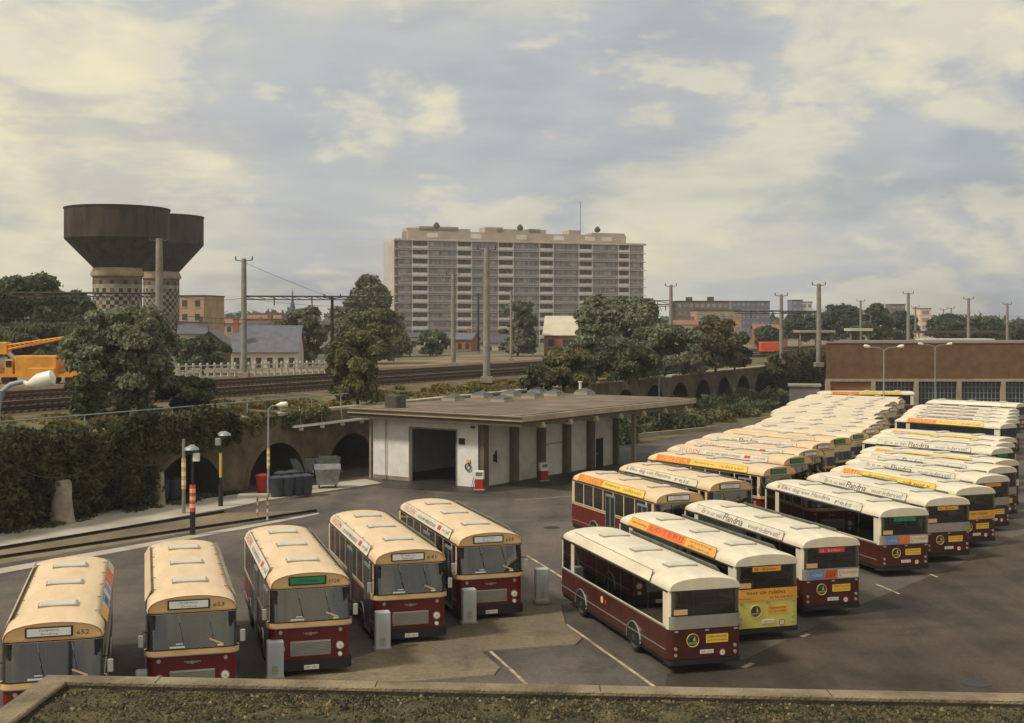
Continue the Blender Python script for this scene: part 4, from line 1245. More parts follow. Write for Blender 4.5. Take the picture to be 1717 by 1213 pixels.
for (u0, u1, Y_, ve, vr, wl, rf, lb) in ((340, 372, 310, 545, 538, 'render', 'tile', "pale house with a red roof right of the brick flats"),
        (366, 402, 330, 543, 535, 'brick_light', 'tile', "tan house with a red roof left of the crossarm mast"),
        (410, 470, 420, 535, 529, 'brick_red', 'tile', "long low red roofed hall under the gantry beam"),
        (398, 440, 300, 548, 540, 'render', 'slate_dark', "cream house with a dark roof right of the crossarm mast"),
        (440, 486, 290, 552, 543, 'brick_light', 'tile', "tan house with a red roof below the church spire"),
        (470, 520, 360, 545, 538, 'render', 'tile', "pale house right of the church spire"),
        (680, 760, 300, 566, 559, 'render', 'slate_dark', "low cream house at the foot of the apartment block"),
        (752, 790, 280, 570, 560, 'brick_red', 'slate', "small red brick house between the two masts"),
        (790, 850, 290, 575, 562, 'render', 'slate_dark', "low building with a dark roof behind the tall pale mast"),
        (1130, 1180, 330, 545, 538, 'render', 'tile', "pale house between the trees below the brown flats"),
        (1265, 1320, 330, 552, 545, 'brick_red', 'tile', "red roofed house below the blue grey building")):
    house(u0, u1, Y_, 5.2, ve, vr, 9, lb, wl, rf, R(random.uniform(-12, 12)), ((.2, .5),) if random.random() < .7 else (), 3)
house(912, 985, 240, 5.2, 562, 531, 12, "broad pale gable roof left of the billowing tree", 'brick_red', 'render', R(-6), (), 3)
def flats(u0, u1, Y_, vtop, D, label, wall, nf, nw, rz=0.0, clutter=(), name='far_flats', top='soffit'):
    w = (u1 - u0) / F * Y_; zt = zat(vtop, Y_)
    t = empty(name, at((u0 + u1) / 2, Y_, 5.2), rz); tag(t, label, 'building', 'far buildings on the skyline')
    h = zt - 5.2
    b = MB(); b.box((0, D / 2, h / 2), (w, D, h)); b.build('wall', M[wall], t)
    b = MB(); b.box((0, D / 2, h + .15), (w + .4, D + .4, .3))
    for x, cw, ch in clutter: b.box((x * w, D / 2, h + .3 + ch / 2), (cw, 2.5, ch))
    b.build('roof', M[top], t)
    for j in range(nf):
        z = h - (j + .5) * (h / nf)
        for k in range(nw):
            b = MB(); b.box((-w / 2 + w * (k + .5) / nw, -.02, z), (w / nw * .62, .1, h / nf * .5)); b.build('window', M['block_glass'], t)
flats(1135, 1222, 430, 506, 12, "brown flat roofed block of flats right of the trees", 'brownbuilding', 5, 9, 0, ((-.22, 2, 1.3), (.2, 2, 1.4)))
flats(1168, 1243, 380, 521, 12, "lower tan block in front of the brown flats", 'brick_light', 3, 6)
flats(1226, 1292, 520, 506, 14, "blue grey slab building on the right skyline", 'bluebuilding', 6, 8, R(8))
flats(1328, 1346, 600, 504, 10, "grey half of the small twin tower on the right skyline", 'bluebuilding', 6, 2)
flats(1345, 1362, 610, 507, 10, "white half of the small twin tower on the right skyline", 'block_white', 5, 2)
flats(1495, 1518, 600, 511, 10, "small grey tower among the far trees over the depot", 'brownbuilding', 6, 3)
flats(1543, 1561, 560, 518, 10, "small cream tower over the depot roof", 'cream_tower', 4, 1)
flats(415, 470, 560, 527, 12, "far long brown block under the gantry beam", 'brownbuilding', 2, 8)
M_sp = MB()
def church():
    p = at(490.5, 520, 5.2); t = empty('church_tower', p); tag(t, "slim dark church spire on the left skyline", 'church')
    z = lambda v: zat(v, 520) - 5.2
    b = MB(); b.box((0, 0, z(530) / 2), (2.6, 2.6, z(530))); b.build('tower', M['soffit'], t)
    b = MB(); b.lathe([(1.7, z(530)), (1.1, z(522)), (1.25, z(519)), (.5, z(505)), (.12, z(487)), (.03, z(482))], n=8); b.build('spire', M['slate_dark'], t)
    b = MB(); b.box((0, 4, z(534) / 2), (7, 9, z(534))); b.build('nave', M['brick_red'], t)
church()

# ------------------------------------------------------------------ yard furniture
def cabinet(u, v, hpx, label, k):
    p = G(u, v); h = hpx / F * p.y
    t = empty('charging_cabinet', (p.x, p.y, 0), R(14)); tag(t, label, 'cabinet', 'grey cabinets in front of the buses')
    b = MB(); b.bbox((0, 0, h / 2), (.52, .36, h), .035); b.build('housing', M['cabinet'], t)
    b = MB(); b.box((.0, -.19, .35), (.16, .02, .26)); b.build('hatch', M['paper_dull'], t)
    b = MB(); b.bbox((0, 0, .05), (.6, .44, .12), .02); b.build('base', M['kerb'], t)
M['paper_dull'] = mat("dull plate", S(172, 164, 148), 0.7, 0.1, 3)
cabinet(243, 1190, 66, "light grey cabinet mostly hidden by the roof edge, only its top showing", 0)
cabinet(461, 1140, 66, "light grey cabinet before the green box bus", 1)
cabinet(641, 1091, 66, "light grey cabinet before the bus numbered 641", 2)
cabinet(786, 1046, 59, "light grey cabinet before the bus closest to the petrol station", 3)
cabinet(908, 1011, 58, "grey cabinet standing alone beside the plain roofed brown bus", 4)

def striped_tube(b, z0, z1, r, n, ma, mb_, c=(0, 0)):
    for k in range(n):
        b.tube([(c[0], c[1], z0 + (z1 - z0) * k / n), (c[0], c[1], z0 + (z1 - z0) * (k + 1) / n)], r, 12, ma if k % 2 == 0 else mb_, False)
def lamp_head(b, p, d, L_=.75, mi=0):
    """a lamp body of length L_ from p along d"""
    d = Vector(d).normalized(); p = Vector(p)
    b.tube([p, p + d * L_ * .2, p + d * L_ * .45, p + d * L_ * .9, p + d * L_], [.05, .12, .19, .17, .06], 10, mi)
def lamp_post(u, v, vtop, label, arm=.7, stripes=None, dark=False, heads=1, r=.075, group='lamp posts in the yard'):
    p = G(u, v); h = zat(vtop, p.y)
    t = empty('lamp_post', p); tag(t, label, 'lamp post', group)
    b = MB(); b.tube([(0, 0, 0), (0, 0, h * .97)], [r * 1.3, r * .7], 10)
    b.build('pole', M['black_metal' if dark else 'bluegrey'], t)
    if stripes:
        b = MB(); striped_tube(b, stripes[0], stripes[1], r * 1.4, 7, 0, 1); b.build('stripes', [M['yellow'], M['white']], t)
    for s in ((1,) if heads == 1 else (-1, 1)):
        b = MB(); b.tube([(0, 0, h * .95), (s * arm * .3, 0, h * .99), (s * arm, 0, h)], r * .55, 8); b.build('arm', M['bluegrey'], t)
        b = MB(); lamp_head(b, (s * arm * .9, 0, h), (s, 0, .12 if heads == 1 else .18)); b.build('lamp_head', M['lamp_white'], t, 40)
M['lamp_white'] = mat("lamp housing", S(226, 222, 206), 0.4, 0.05, 3)
lamp_post(450, 836, 680, "lamp post with a yellow and white band beside the first open arch", .55, (1.9, 3.2), r=.07)
lamp_post(1105, 720, 632, "small lamp post behind the petrol hall in front of the arches", .7)
lamp_post(1482, 715, 582, "double headed lamp post rising between the bus columns", 1.6, heads=2)
lamp_post(1568, 690, 578, "farther double headed lamp post in front of the depot", 1.6, heads=2)
def striped_pole(u, v, vtop):
    p = G(u, v); h = zat(vtop, p.y); t = empty('striped_pole', p); tag(t, "plain grey pole with yellow and white stripes on the pavement", 'pole')
    b = MB(); b.tube([(0, 0, 0), (0, 0, h)], [.11, .09], 12); b.build('pole', M['concrete_mast'], t)
    b = MB(); striped_tube(b, 1.5, 3.3, .125, 7, 0, 1); b.build('stripes', [M['yellow'], M['white']], t)
striped_pole(308, 864, 737)
def lantern(u, v, vtop, label, stripe_red):
    p = G(u, v); h = zat(vtop, p.y); t = empty('yard_lantern', p); tag(t, label, 'lamp post', 'old yard lanterns')
    b = MB(); b.tube([(0, 0, 0), (0, 0, h * .3)], .145, 12); b.tube([(0, 0, h * .3), (0, 0, h * .93)], .07, 10); b.build('pole', M['black_metal'], t)
    b = MB()
    if stripe_red: striped_tube(b, h * .26, h * .56, .155, 7, 0, 1); b.build('stripes', [M['red_orange'], M['cream']], t)
    else: striped_tube(b, h * .40, h * .72, .085, 5, 0, 1); b.build('stripes', [M['yellow'], M['yellow']], t)
    b = MB(); b.tube([(0, 0, h * .92), (-.15, 0, h * .97), (.1, 0, h)], .05, 8); b.lathe([(.40, -.14), (.34, -.02), (.14, .08), (.05, .13)], (-.05 if stripe_red else .25, 0, h * .98), 16); b.build('lamp_shade', M['grey_metal'], t, 40)
    b = MB(); b.bbox((.22 if stripe_red else -.12, -.1, h * .87), (.34, .24, .42), .04); b.build('signal_box', M['lamp_white'] if stripe_red else M['grey_metal'], t)
M['red_orange'] = mat("red orange stripe", S(222, 84, 48), 0.6, 0.1, 3)
lantern(323, 897, 747, "black yard lantern with a red and white striped base standing by the rails", True)
lantern(370, 852, 724, "black yard lantern with a yellow strip at the end of the rail", False)
def near_lamp():
    Y_ = 22.0
    p = at(6, Y_); t = empty('lamp_post', (p.x - .15, Y_, 0)); tag(t, "close lamp post at the left edge with a curved arm and a tilted white head", 'lamp post', 'lamp posts in the yard')
    q = lambda u, v: Vector((at(u, Y_).x - t.location.x, 0, zat(v, Y_)))
    b = MB(); b.tube([(0, 0, 0), q(-8, 760) + Vector((-.0, 0, 0)), q(-4, 690), q(4, 656), q(18, 645), q(40, 640)], [.09, .06, .05, .045, .045, .045], 10); b.build('pole', M['bluegrey'], t, 40)
    b = MB(); a, c = q(46, 645), q(92, 632)
    d = (c - a).normalized()
    b.tube([q(38, 640), a, a + d * .12, a + d * .2, c - d * .04, c], [.035, .05, .1, .135, .13, .05], 12); b.build('lamp_head', M['lamp_white'], t, 40)
near_lamp()
def signal_box():
    p = G(440, 872); t = empty('track_sign', p, R(5)); tag(t, "small low white topped sign on striped legs by the end of the rails", 'sign')
    for x in (-.28, .28):
        b = MB(); striped_tube(b, 0, 1.25, .05, 6, 0, 1, (x, 0)); b.build('leg', [M['white'], M['red_orange']], t)
    b = MB(); b.bbox((-.5, 0, 1.36), (1.7, .5, .22), .05); b.build('top', M['pavement'], t)
signal_box()

# bins and pallets before the arches
def dustbin(u, v, label, m='bin', s=1.0):
    p = G(u, v, .12); t = empty('dustbin', p); tag(t, label, 'dustbin', 'dustbins before the arches')
    b = MB(); b.lathe([(.36 * s, 0), (.42 * s, .5 * s), (.46 * s, 1.15 * s)], n=14); b.build('body', M[m], t, 40)
    b = MB(); b.lathe([(.50 * s, 1.15 * s), (.50 * s, 1.22 * s), (.25 * s, 1.32 * s)], n=14); b.build('lid', M[m], t, 40)
for u, v, lb in ((464, 833, "dark dustbin next to the lamp post, nearest of the row"), (482, 832, "dark dustbin second from the lamp post"), (498, 830, "dark dustbin in the middle of the row before the arch"), (513, 829, "dark dustbin at the end of the row nearest the grey container"),
                 (472, 824, "dark dustbin behind the two by the lamp post"), (490, 822, "dark dustbin behind the middle of the row"), (216, 842, "dark dustbin at the left end against the ivy"), (234, 840, "dark dustbin second along the ivy"),
                 (255, 838, "dark dustbin before the pale trunk in the ivy"), (272, 838, "dark dustbin just right of the pale trunk in the ivy"), (292, 836, "dark dustbin left of the striped pole")):
    dustbin(u, v, lb)
dustbin(440, 827, "bright red bin beside the lamp post", 'red', .95)
def container():
    p = G(549, 818, .12); t = empty('waste_container', p, R(10)); tag(t, "grey wheeled steel waste container between the two open arches", 'waste container')
    b = MB(); r0 = [(-.68, -.5, .25), (.68, -.5, .25), (.68, .5, .25), (-.68, .5, .25)]; r1 = [(-.85, -.62, 1.25), (.85, -.62, 1.25), (.85, .62, 1.25), (-.85, .62, 1.25)]
    b.grid([r0, r1], 0, True); b.face(r0[::-1]); b.face(r1); b.build('tub', M['galv'], t)
    b = MB()
    b.grid([[(x, .62 * math.cos(a), 1.26 + .34 * math.sin(a)) for a in [math.pi * k / 8 for k in range(9)]] for x in (-.86, .86)])
    for x in (-.86, .86): b.face([(x, .62 * math.cos(a), 1.26 + .34 * math.sin(a)) for a in [math.pi * k / 8 for k in range(9)]])
    b.build('lid', M['galv'], t, 50)
    for x in (-.55, .55):
        for y in (-.4, .4):
            b = MB(); b.tube([(x - .04, y, .13), (x + .04, y, .13)], .13, 10); b.build('castor', M['black'], t)
    b = MB(); b.tube([(-.95, -.5, 1.1), (-.95, .5, 1.1)], .04, 6); b.tube([(.95, -.5, 1.1), (.95, .5, 1.1)], .04, 6); b.build('handle', M['galv'], t)
container()
def pallets():
    p = G(523, 806, .0)
    for k in range(2):
        t = empty('skip', (p.x + k * 1.6 - .8, p.y + 1.2 + k * .6, 0), R(12 + 8 * k)); tag(t, ("shallow grey tipping skip leaning by the wheeled container" if k == 0 else "second grey skip tucked behind the wheeled container"), 'skip', 'skips before the arches')
        b = MB(); b.grid([[(-.6, -.5, .5), (.6, -.5, .5), (.6, .5, .5), (-.6, .5, .5)], [(-1.0, -.6, 1.5), (.9, -.6, 1.5), (.9, .6, 1.5), (-1.0, .6, 1.5)]], 0, True); b.face([(-.6, -.5, .5), (.6, -.5, .5), (.6, .5, .5), (-.6, .5, .5)])
        b.build('tub', M['galv'], t)
        b = MB(); b.box((0, 0, .25), (1.1, .9, .5)); b.build('base', M['steel'], t)
pallets()
def manhole(u, v, label):
    p = G(u, v, .004); b = MB(); b.lathe([(.45, 0), (.45, .012), (.36, .014), (.34, .01)], n=20); o = b.build('manhole_cover', M['steel']); o.location = (p.x, p.y, 0); tag(o, label, 'manhole cover', 'manhole covers in the yard')
manhole(925, 885, "round iron manhole cover before the orange boarded cream bus")
manhole(1637, 1146, "round iron manhole cover in the worn asphalt near the roof edge")
# ------------------------------------------------------------------ buses
BM = {}
def bm(key, fn, name, mats, smooth=False):
    if key not in BM:
        b = MB(); fn(b)
        BM[key] = b.mesh(name, [M[k] for k in mats], smooth)
    return BM[key]
BW = 1.25
def outline(L, r, inset=0.0, w=BW):
    w -= inset; y0, y1 = inset, L - inset
    pts = []
    for cx, cy, a0 in ((-w + r, y0 + r, 180), (w - r, y0 + r, 270), (w - r, y1 - r, 0), (-w + r, y1 - r, 90)):
        for k in range(6):
            a = R(a0 + 18 * k)
            pts.append((cx + r * math.cos(a), cy + r * math.sin(a)))
    return pts
PROF = [(1.25, 2.5), (1.245, 2.58), (1.21, 2.68), (1.13, 2.77), (.98, 2.85), (.75, 2.915), (.45, 2.96), (.15, 2.98)]
PROF = PROF + [(-x, z) for x, z in PROF[::-1]]
EV = {True: 2.83, False: 2.62}                      # eave height: front-facing kind, rear-facing kind
ZR = {True: .94, False: .88}
def psec(y, xs, zs, front):
    return [(x * xs, y, EV[front] + (z - 2.5) * zs * ZR[front]) for x, z in PROF]
def roof_b(L, front):
    def fn(b):
        if front:
            secs = [(-.07, .985, .97), (-.05, .99, 1.0), (.15, 1, 1)]
        else:
            secs = [(.01, .965, .88), (.05, .985, .95), (.16, .998, 1), (.4, 1, 1)]
        secs += [(L * .5, 1, 1.01), (L - .8, 1, 1), (L - .4, .985, .93), (L - .15, .95, .72), (L - .02, .9, .42), (L + .02, .86, 0.05)]
        rows = [psec(*s, front) for s in secs]
        b.grid(rows[::-1], 0)
        for y in ((1.4, 3.6, 6.4, 8.9) if front else (1.1, 3.9, 6.6, 9.0)):
            if y < L - .9: b.tube([(p[0], p[1], p[2] - .002) for p in psec(y, 1, 1.0, front)], .006, 4, 1, False)
        if front:      # underside of the lip
            b.face([(p[0], .02, p[2]) for p in rows[1]], 0)
            b.grid([rows[0], [(p[0], .02, p[2]) for p in rows[1]]], 0)
        else:
            b.face(rows[0], 0)
        e = EV[front]
        b.face([(1.2, 0.1, e), (1.2, L - .1, e), (-1.2, L - .1, e), (-1.2, 0.1, e)], 0)
    return fn
WB = {True: (1.70, 2.74), False: (1.5, 2.575)}       # the window band that is open in the near buses
def body_b(L, zb, zs, ze, front, hollow):
    def fn(b):
        w0, w1 = WB[front]
        lv = [(.30, .05), (zs, .02), (zs + .02, 0.0), (zb, 0), (zb + .01, .0), (w0, .0), (w1, .01), (ze, .012)]
        rows = [[(x, y, z) for x, y in outline(L, .22, i)] for z, i in lv]
        n = len(rows[0])
        for a in range(len(rows) - 1):
            for c in range(n):
                if hollow and a == 5 and c in ((5, 11, 23) if front else (5, 11, 17, 23)): continue
                d = (c + 1) % n
                b.face([rows[a][c], rows[a][d], rows[a + 1][d], rows[a + 1][c]], 2 if a < 1 or (hollow and front and a == 5 and c < 11) else (0 if a < 3 else 1))
        b.face(rows[0][::-1], 2)
        if not hollow:
            b.face(rows[-1], 1); return
        pn = panes('F' if front else 'R', L)
        zc, zh = (w0 + w1) / 2, w1 - w0
        edges = [(.20, pn[0][0], 1)] + [(p[1] - .03 - (.02 if front else 0), q[0] + .03 + (.02 if front else 0), 1 if front or k == len(pn) - 2 else 2) for k, (p, q) in enumerate(zip(pn[:-1], pn[1:]))] + [(pn[-1][1], L - .20, 1)]
        for s in (-1, 1):
            for y0, y1, mi in edges:
                b.box((s * 1.222, (y0 + y1) / 2, zc), (.045, y1 - y0, zh), mi)
        for s in (-1, 1):
            for k in range(1, 8): b.box((s * 1.2505, .4 + (L - .8) * k / 8, (.56 + zb) / 2), (.008, .016, zb - .58), 6)
        # floor, ceiling and inner lining
        b.box((0, L / 2, 1.0), (2.4, L - .3, .06), 3)
        b.box((0, L / 2, ze - .04), (2.36, L - .3, .03), 4)
        for s in (-1, 1): b.box((s * 1.215, L / 2, (1.0 + w0) / 2), (.03, L - .5, w0 - 1.0), 4)
        b.box((0, .12, (1.0 + w0) / 2), (2.1, .05, w0 - 1.0), 5); b.box((0, L - .12, (1.0 + w0) / 2), (2.1, .05, w0 - 1.0), 4)
    return fn
def wrap(b, path, z0, z1, off, mi=0, th=.03, lean=0.0):
    """a band bent in plan along path (x, y), standing off its outer side"""
    P = [Vector((p[0], p[1], 0)) for p in path]
    outp, inp = [], []
    for k, p in enumerate(P):
        d = (P[min(k + 1, len(P) - 1)] - P[max(k - 1, 0)]).normalized()
        n = Vector((d.y, -d.x, 0))
        outp.append(p + n * off); inp.append(p + n * (off - th))
    def ring(q, z, dl=0.0): return [(v.x, v.y + dl, z) for v in q]
    rows = [ring(inp, z0), ring(outp, z0), ring(outp, z1, lean), ring(inp, z1, lean)]
    b.grid(rows, mi)
    for e in (0, -1):
        b.face([r[e] for r in rows], mi)
def near_path(a=1.25, ylim=.34):
    q = [(-a, ylim), (-a, .22)]
    for k in range(1, 6):
        t = R(180 + 18 * k); q.append((-a + .22 + .22 * math.cos(t), .22 + .22 * math.sin(t)))
    q += [(x, 0) for x in (-.5, 0, .5)]
    for k in range(0, 5):
        t = R(270 + 18 * k); q.append((a - .22 + .22 * math.cos(t), .22 + .22 * math.sin(t)))
    return q + [(a, .22), (a, ylim)]
NP = near_path()
def NPx(xmax): return [p for p in NP if abs(p[0]) <= xmax]

def panes(kind, L):
    """(y0, y1) of the side windows"""
    if kind == 'R':
        e = [.5 + k * (L - 2.15) / 7 for k in range(8)]
        return list(zip(e[:-1], e[1:])) + [(L - 1.3, L - .32)]
    e = [1.0 + k * (L - 1.5) / 7 for k in range(8)]
    return [(.42, .95)] + list(zip(e[:-1], e[1:]))
Z0, Z1 = {'R': 1.5, 'F': 1.70}, {'R': 2.575, 'F': 2.74}

def board_mesh(key, L, side, spec, gone=False):
    """advert board along the roof edge; spec draws its outward face"""
    def fn(b):
        y0, y1 = (1.5, L - 1.3) if key[0] == 'R' else (1.2, L - .9)
        e = EV[key[0] == 'F']; lo, hi = Vector((side * 1.27, 0, e + .04)), Vector((side * 1.09, 0, e + .36))
        up = (hi - lo); nrm = Vector((side * up.z, 0, -side * up.x)).normalized()
        if side < 0: nrm = Vector((-abs(up.z), 0, abs(up.x))).normalized()
        else: nrm = Vector((abs(up.z), 0, abs(up.x))).normalized()
        A = lambda y, t, d: Vector((0, y, 0)) + lo + up * t + nrm * d
        rows = []
        ys = [y0, y0 + .12] + [y0 + .12 + (y1 - y0 - .24) * k / 6 for k in range(1, 6)] + [y1 - .12, y1]
        for k, y in enumerate(ys):
            t1 = .35 if k in (0, len(ys) - 1) else 1.0
            rows.append([A(y, 0, .05), A(y, t1, .05), A(y, t1, .025), A(y, 0, .025)])
        b.grid(rows, lambda a, c: 0 if c == 0 else 1, True)
        b.face(rows[0], 1); b.face(rows[-1][::-1], 1)
        # frame lip and stays
        b.tube([A(y0 + .1, .99, .04), A(y1 - .1, .99, .04)], .014, 6, 1)
        for k in range(5):
            y = y0 + .4 + (y1 - y0 - .8) * k / 4
            b.tube([A(y, .9, .02), Vector((side * .98, y, e + .33))], .012, 5, 1)
        xd = Vector((0, -1, 0)) if side < 0 else Vector((0, 1, 0))
        yl = y1 if side < 0 else y0
        Lb = y1 - y0
        def pt(f, t, d=.054): return A(yl + xd.y * f * Lb, t, d)
        def patch(f0, f1, t0, t1, mi):
            q = [pt(f0, t0), pt(f1, t0), pt(f1, t1), pt(f0, t1)]
            b.face(q, mi)
        def words(s, f0, f1, t0, t1, mi):
            b.text(s, (pt(f0, t0, .059) + pt(f1, t1, .059)) / 2, xd, up, abs(f1 - f0) * Lb, (t1 - t0) * up.length, mi)
        spec(patch, words)
    return fn
# advert designs: name -> (face material, extra materials, painter)
def ad_flandria(p, w):
    w("Er is er van", .10, .34, .2, .75, 2); w("Flandria", .36, .58, .08, .95, 3); w("voor iedereen!", .64, .96, .15, .8, 2)
def ad_flandria_grey(p, w):
    p(.03, .05, .3, .7, 4); w("Elke dag een Flandria", .08, .66, .15, .85, 3); w("reis", .72, .9, .15, .8, 2)
def ad_lotto(p, w):
    p(.02, .24, .05, .95, 4); w("LOTTO", .04, .22, .18, .85, 5); w("elke zaterdag trekking", .30, .62, .2, .8, 2); w("ook voor u", .68, .94, .2, .8, 3)
def ad_loterij(p, w):
    w("win vandaag", .04, .22, .3, .7, 2); p(.24, .68, .06, .94, 4); w("LOTERIJ", .27, .65, .14, .86, 5); w("trekking", .72, .95, .55, .85, 2); w("elke week", .72, .95, .12, .42, 2)
def ad_redtext(p, w):
    w("SOLDEN", .05, .28, .15, .85, 4); w("nu in uw winkelstraat", .36, .72, .2, .75, 3); p(.76, .82, .25, .75, 4); w("tot juli", .85, .97, .2, .7, 3)
def ad_orange(p, w):
    p(.02, .40, .08, .92, 4); w("OPEN DEUR", .05, .37, .2, .8, 5); w("Antwerpen", .44, .66, .25, .75, 2); w("iedereen", .72, .96, .25, .75, 2)
def ad_blues(p, w):
    p(.0, .16, .05, .95, 4); p(.2, .34, .05, .95, 6); p(.42, .52, .05, .95, 6); p(.56, .84, .05, .95, 5); w("zomer", .22, .32, .3, .7, 2)
def ad_plum(p, w):
    p(.06, .8, .1, .9, 4); w("lees de krant", .1, .6, .25, .75, 5)
ADS = {
    'flandria': (['ad_white', 'board_back', 'ink_grey', 'ink', 'ad_red'], ad_flandria),
    'flandria_grey': (['ad_white', 'board_back', 'ink_grey', 'ink_grey', 'ad_red'], ad_flandria_grey),
    'lotto': (['ad_yellow', 'board_back', 'ink_grey', 'ink', 'ad_orange', 'ad_red'], ad_lotto),
    'loterij': (['ad_orange', 'board_back', 'ink_grey', 'ink', 'ad_deep', 'ad_red'], ad_loterij),
    'redtext': (['ad_white', 'board_back', 'ink', 'ink_grey', 'ad_red'], ad_redtext),
    'orange': (['ad_yellow', 'board_back', 'ink_grey', 'ink', 'ad_deep', 'ad_yellow'], ad_orange),
    'blues': (['ad_white', 'board_back', 'ink', 'ink', 'ad_orange', 'ad_deep', 'ad_blue'], ad_blues),
    'plum': (['ad_white', 'board_back', 'ink', 'ink', 'plum', 'ad_white'], ad_plum),
    'palegrey': (['cream_pale', 'board_back', 'ink'], lambda p, w: None),
    'blank': (['ivory', 'board_back', 'ink'], lambda p, w: None),
    'creamblank': (['cream', 'board_back', 'ink'], lambda p, w: None),
}
def wheel_b(b):
    r, w = .5, .28
    prof = [(.22, -w / 2), (.40, -w / 2), (.48, -w / 2 + .04), (r, -.06), (r, .06), (.48, w / 2 - .04), (.40, w / 2), (.36, w / 2 - .02), (.30, w / 2 - .06), (.12, w / 2 - .06), (.10, w / 2 + .0), (.0, w / 2)]
    n = 20
    rows = [[(z, q * math.cos(t), q * math.sin(t)) for t in (2 * math.pi * j / n for j in range(n))] for q, z in prof]
    b.grid(rows, lambda a, c: 0 if a < 7 else 1, True)
def arch_b(b):
    """flat black plate painted as the shaded wheel arch opening, with a bright trim, facing +x"""
    n = 14
    pts = [(0, .62 * math.cos(math.pi * k / n), .5 + .60 * math.sin(math.pi * k / n) - .08) for k in range(n + 1)]
    fc = [(.008, -.62, .31)] and [(.008, p[1], p[2]) for p in pts]
    b.face([(.008, .62, .31)] + fc + [(.008, -.62, .31)], 0)  # flat black face stands in for the shade inside the arch
    b.tube([(.015, p[1] * 1.03, p[2] + .01) for p in pts], .028, 5, 1)

def part(root, name, key, fn, mats, smooth=False, loc=None, rot=None, label=None):
    o = link(name, bm(key, fn, name, mats, smooth), root)
    if loc is not None: o.location = loc
    if rot is not None: o.rotation_euler = rot
    if label: o["label"] = label
    return o

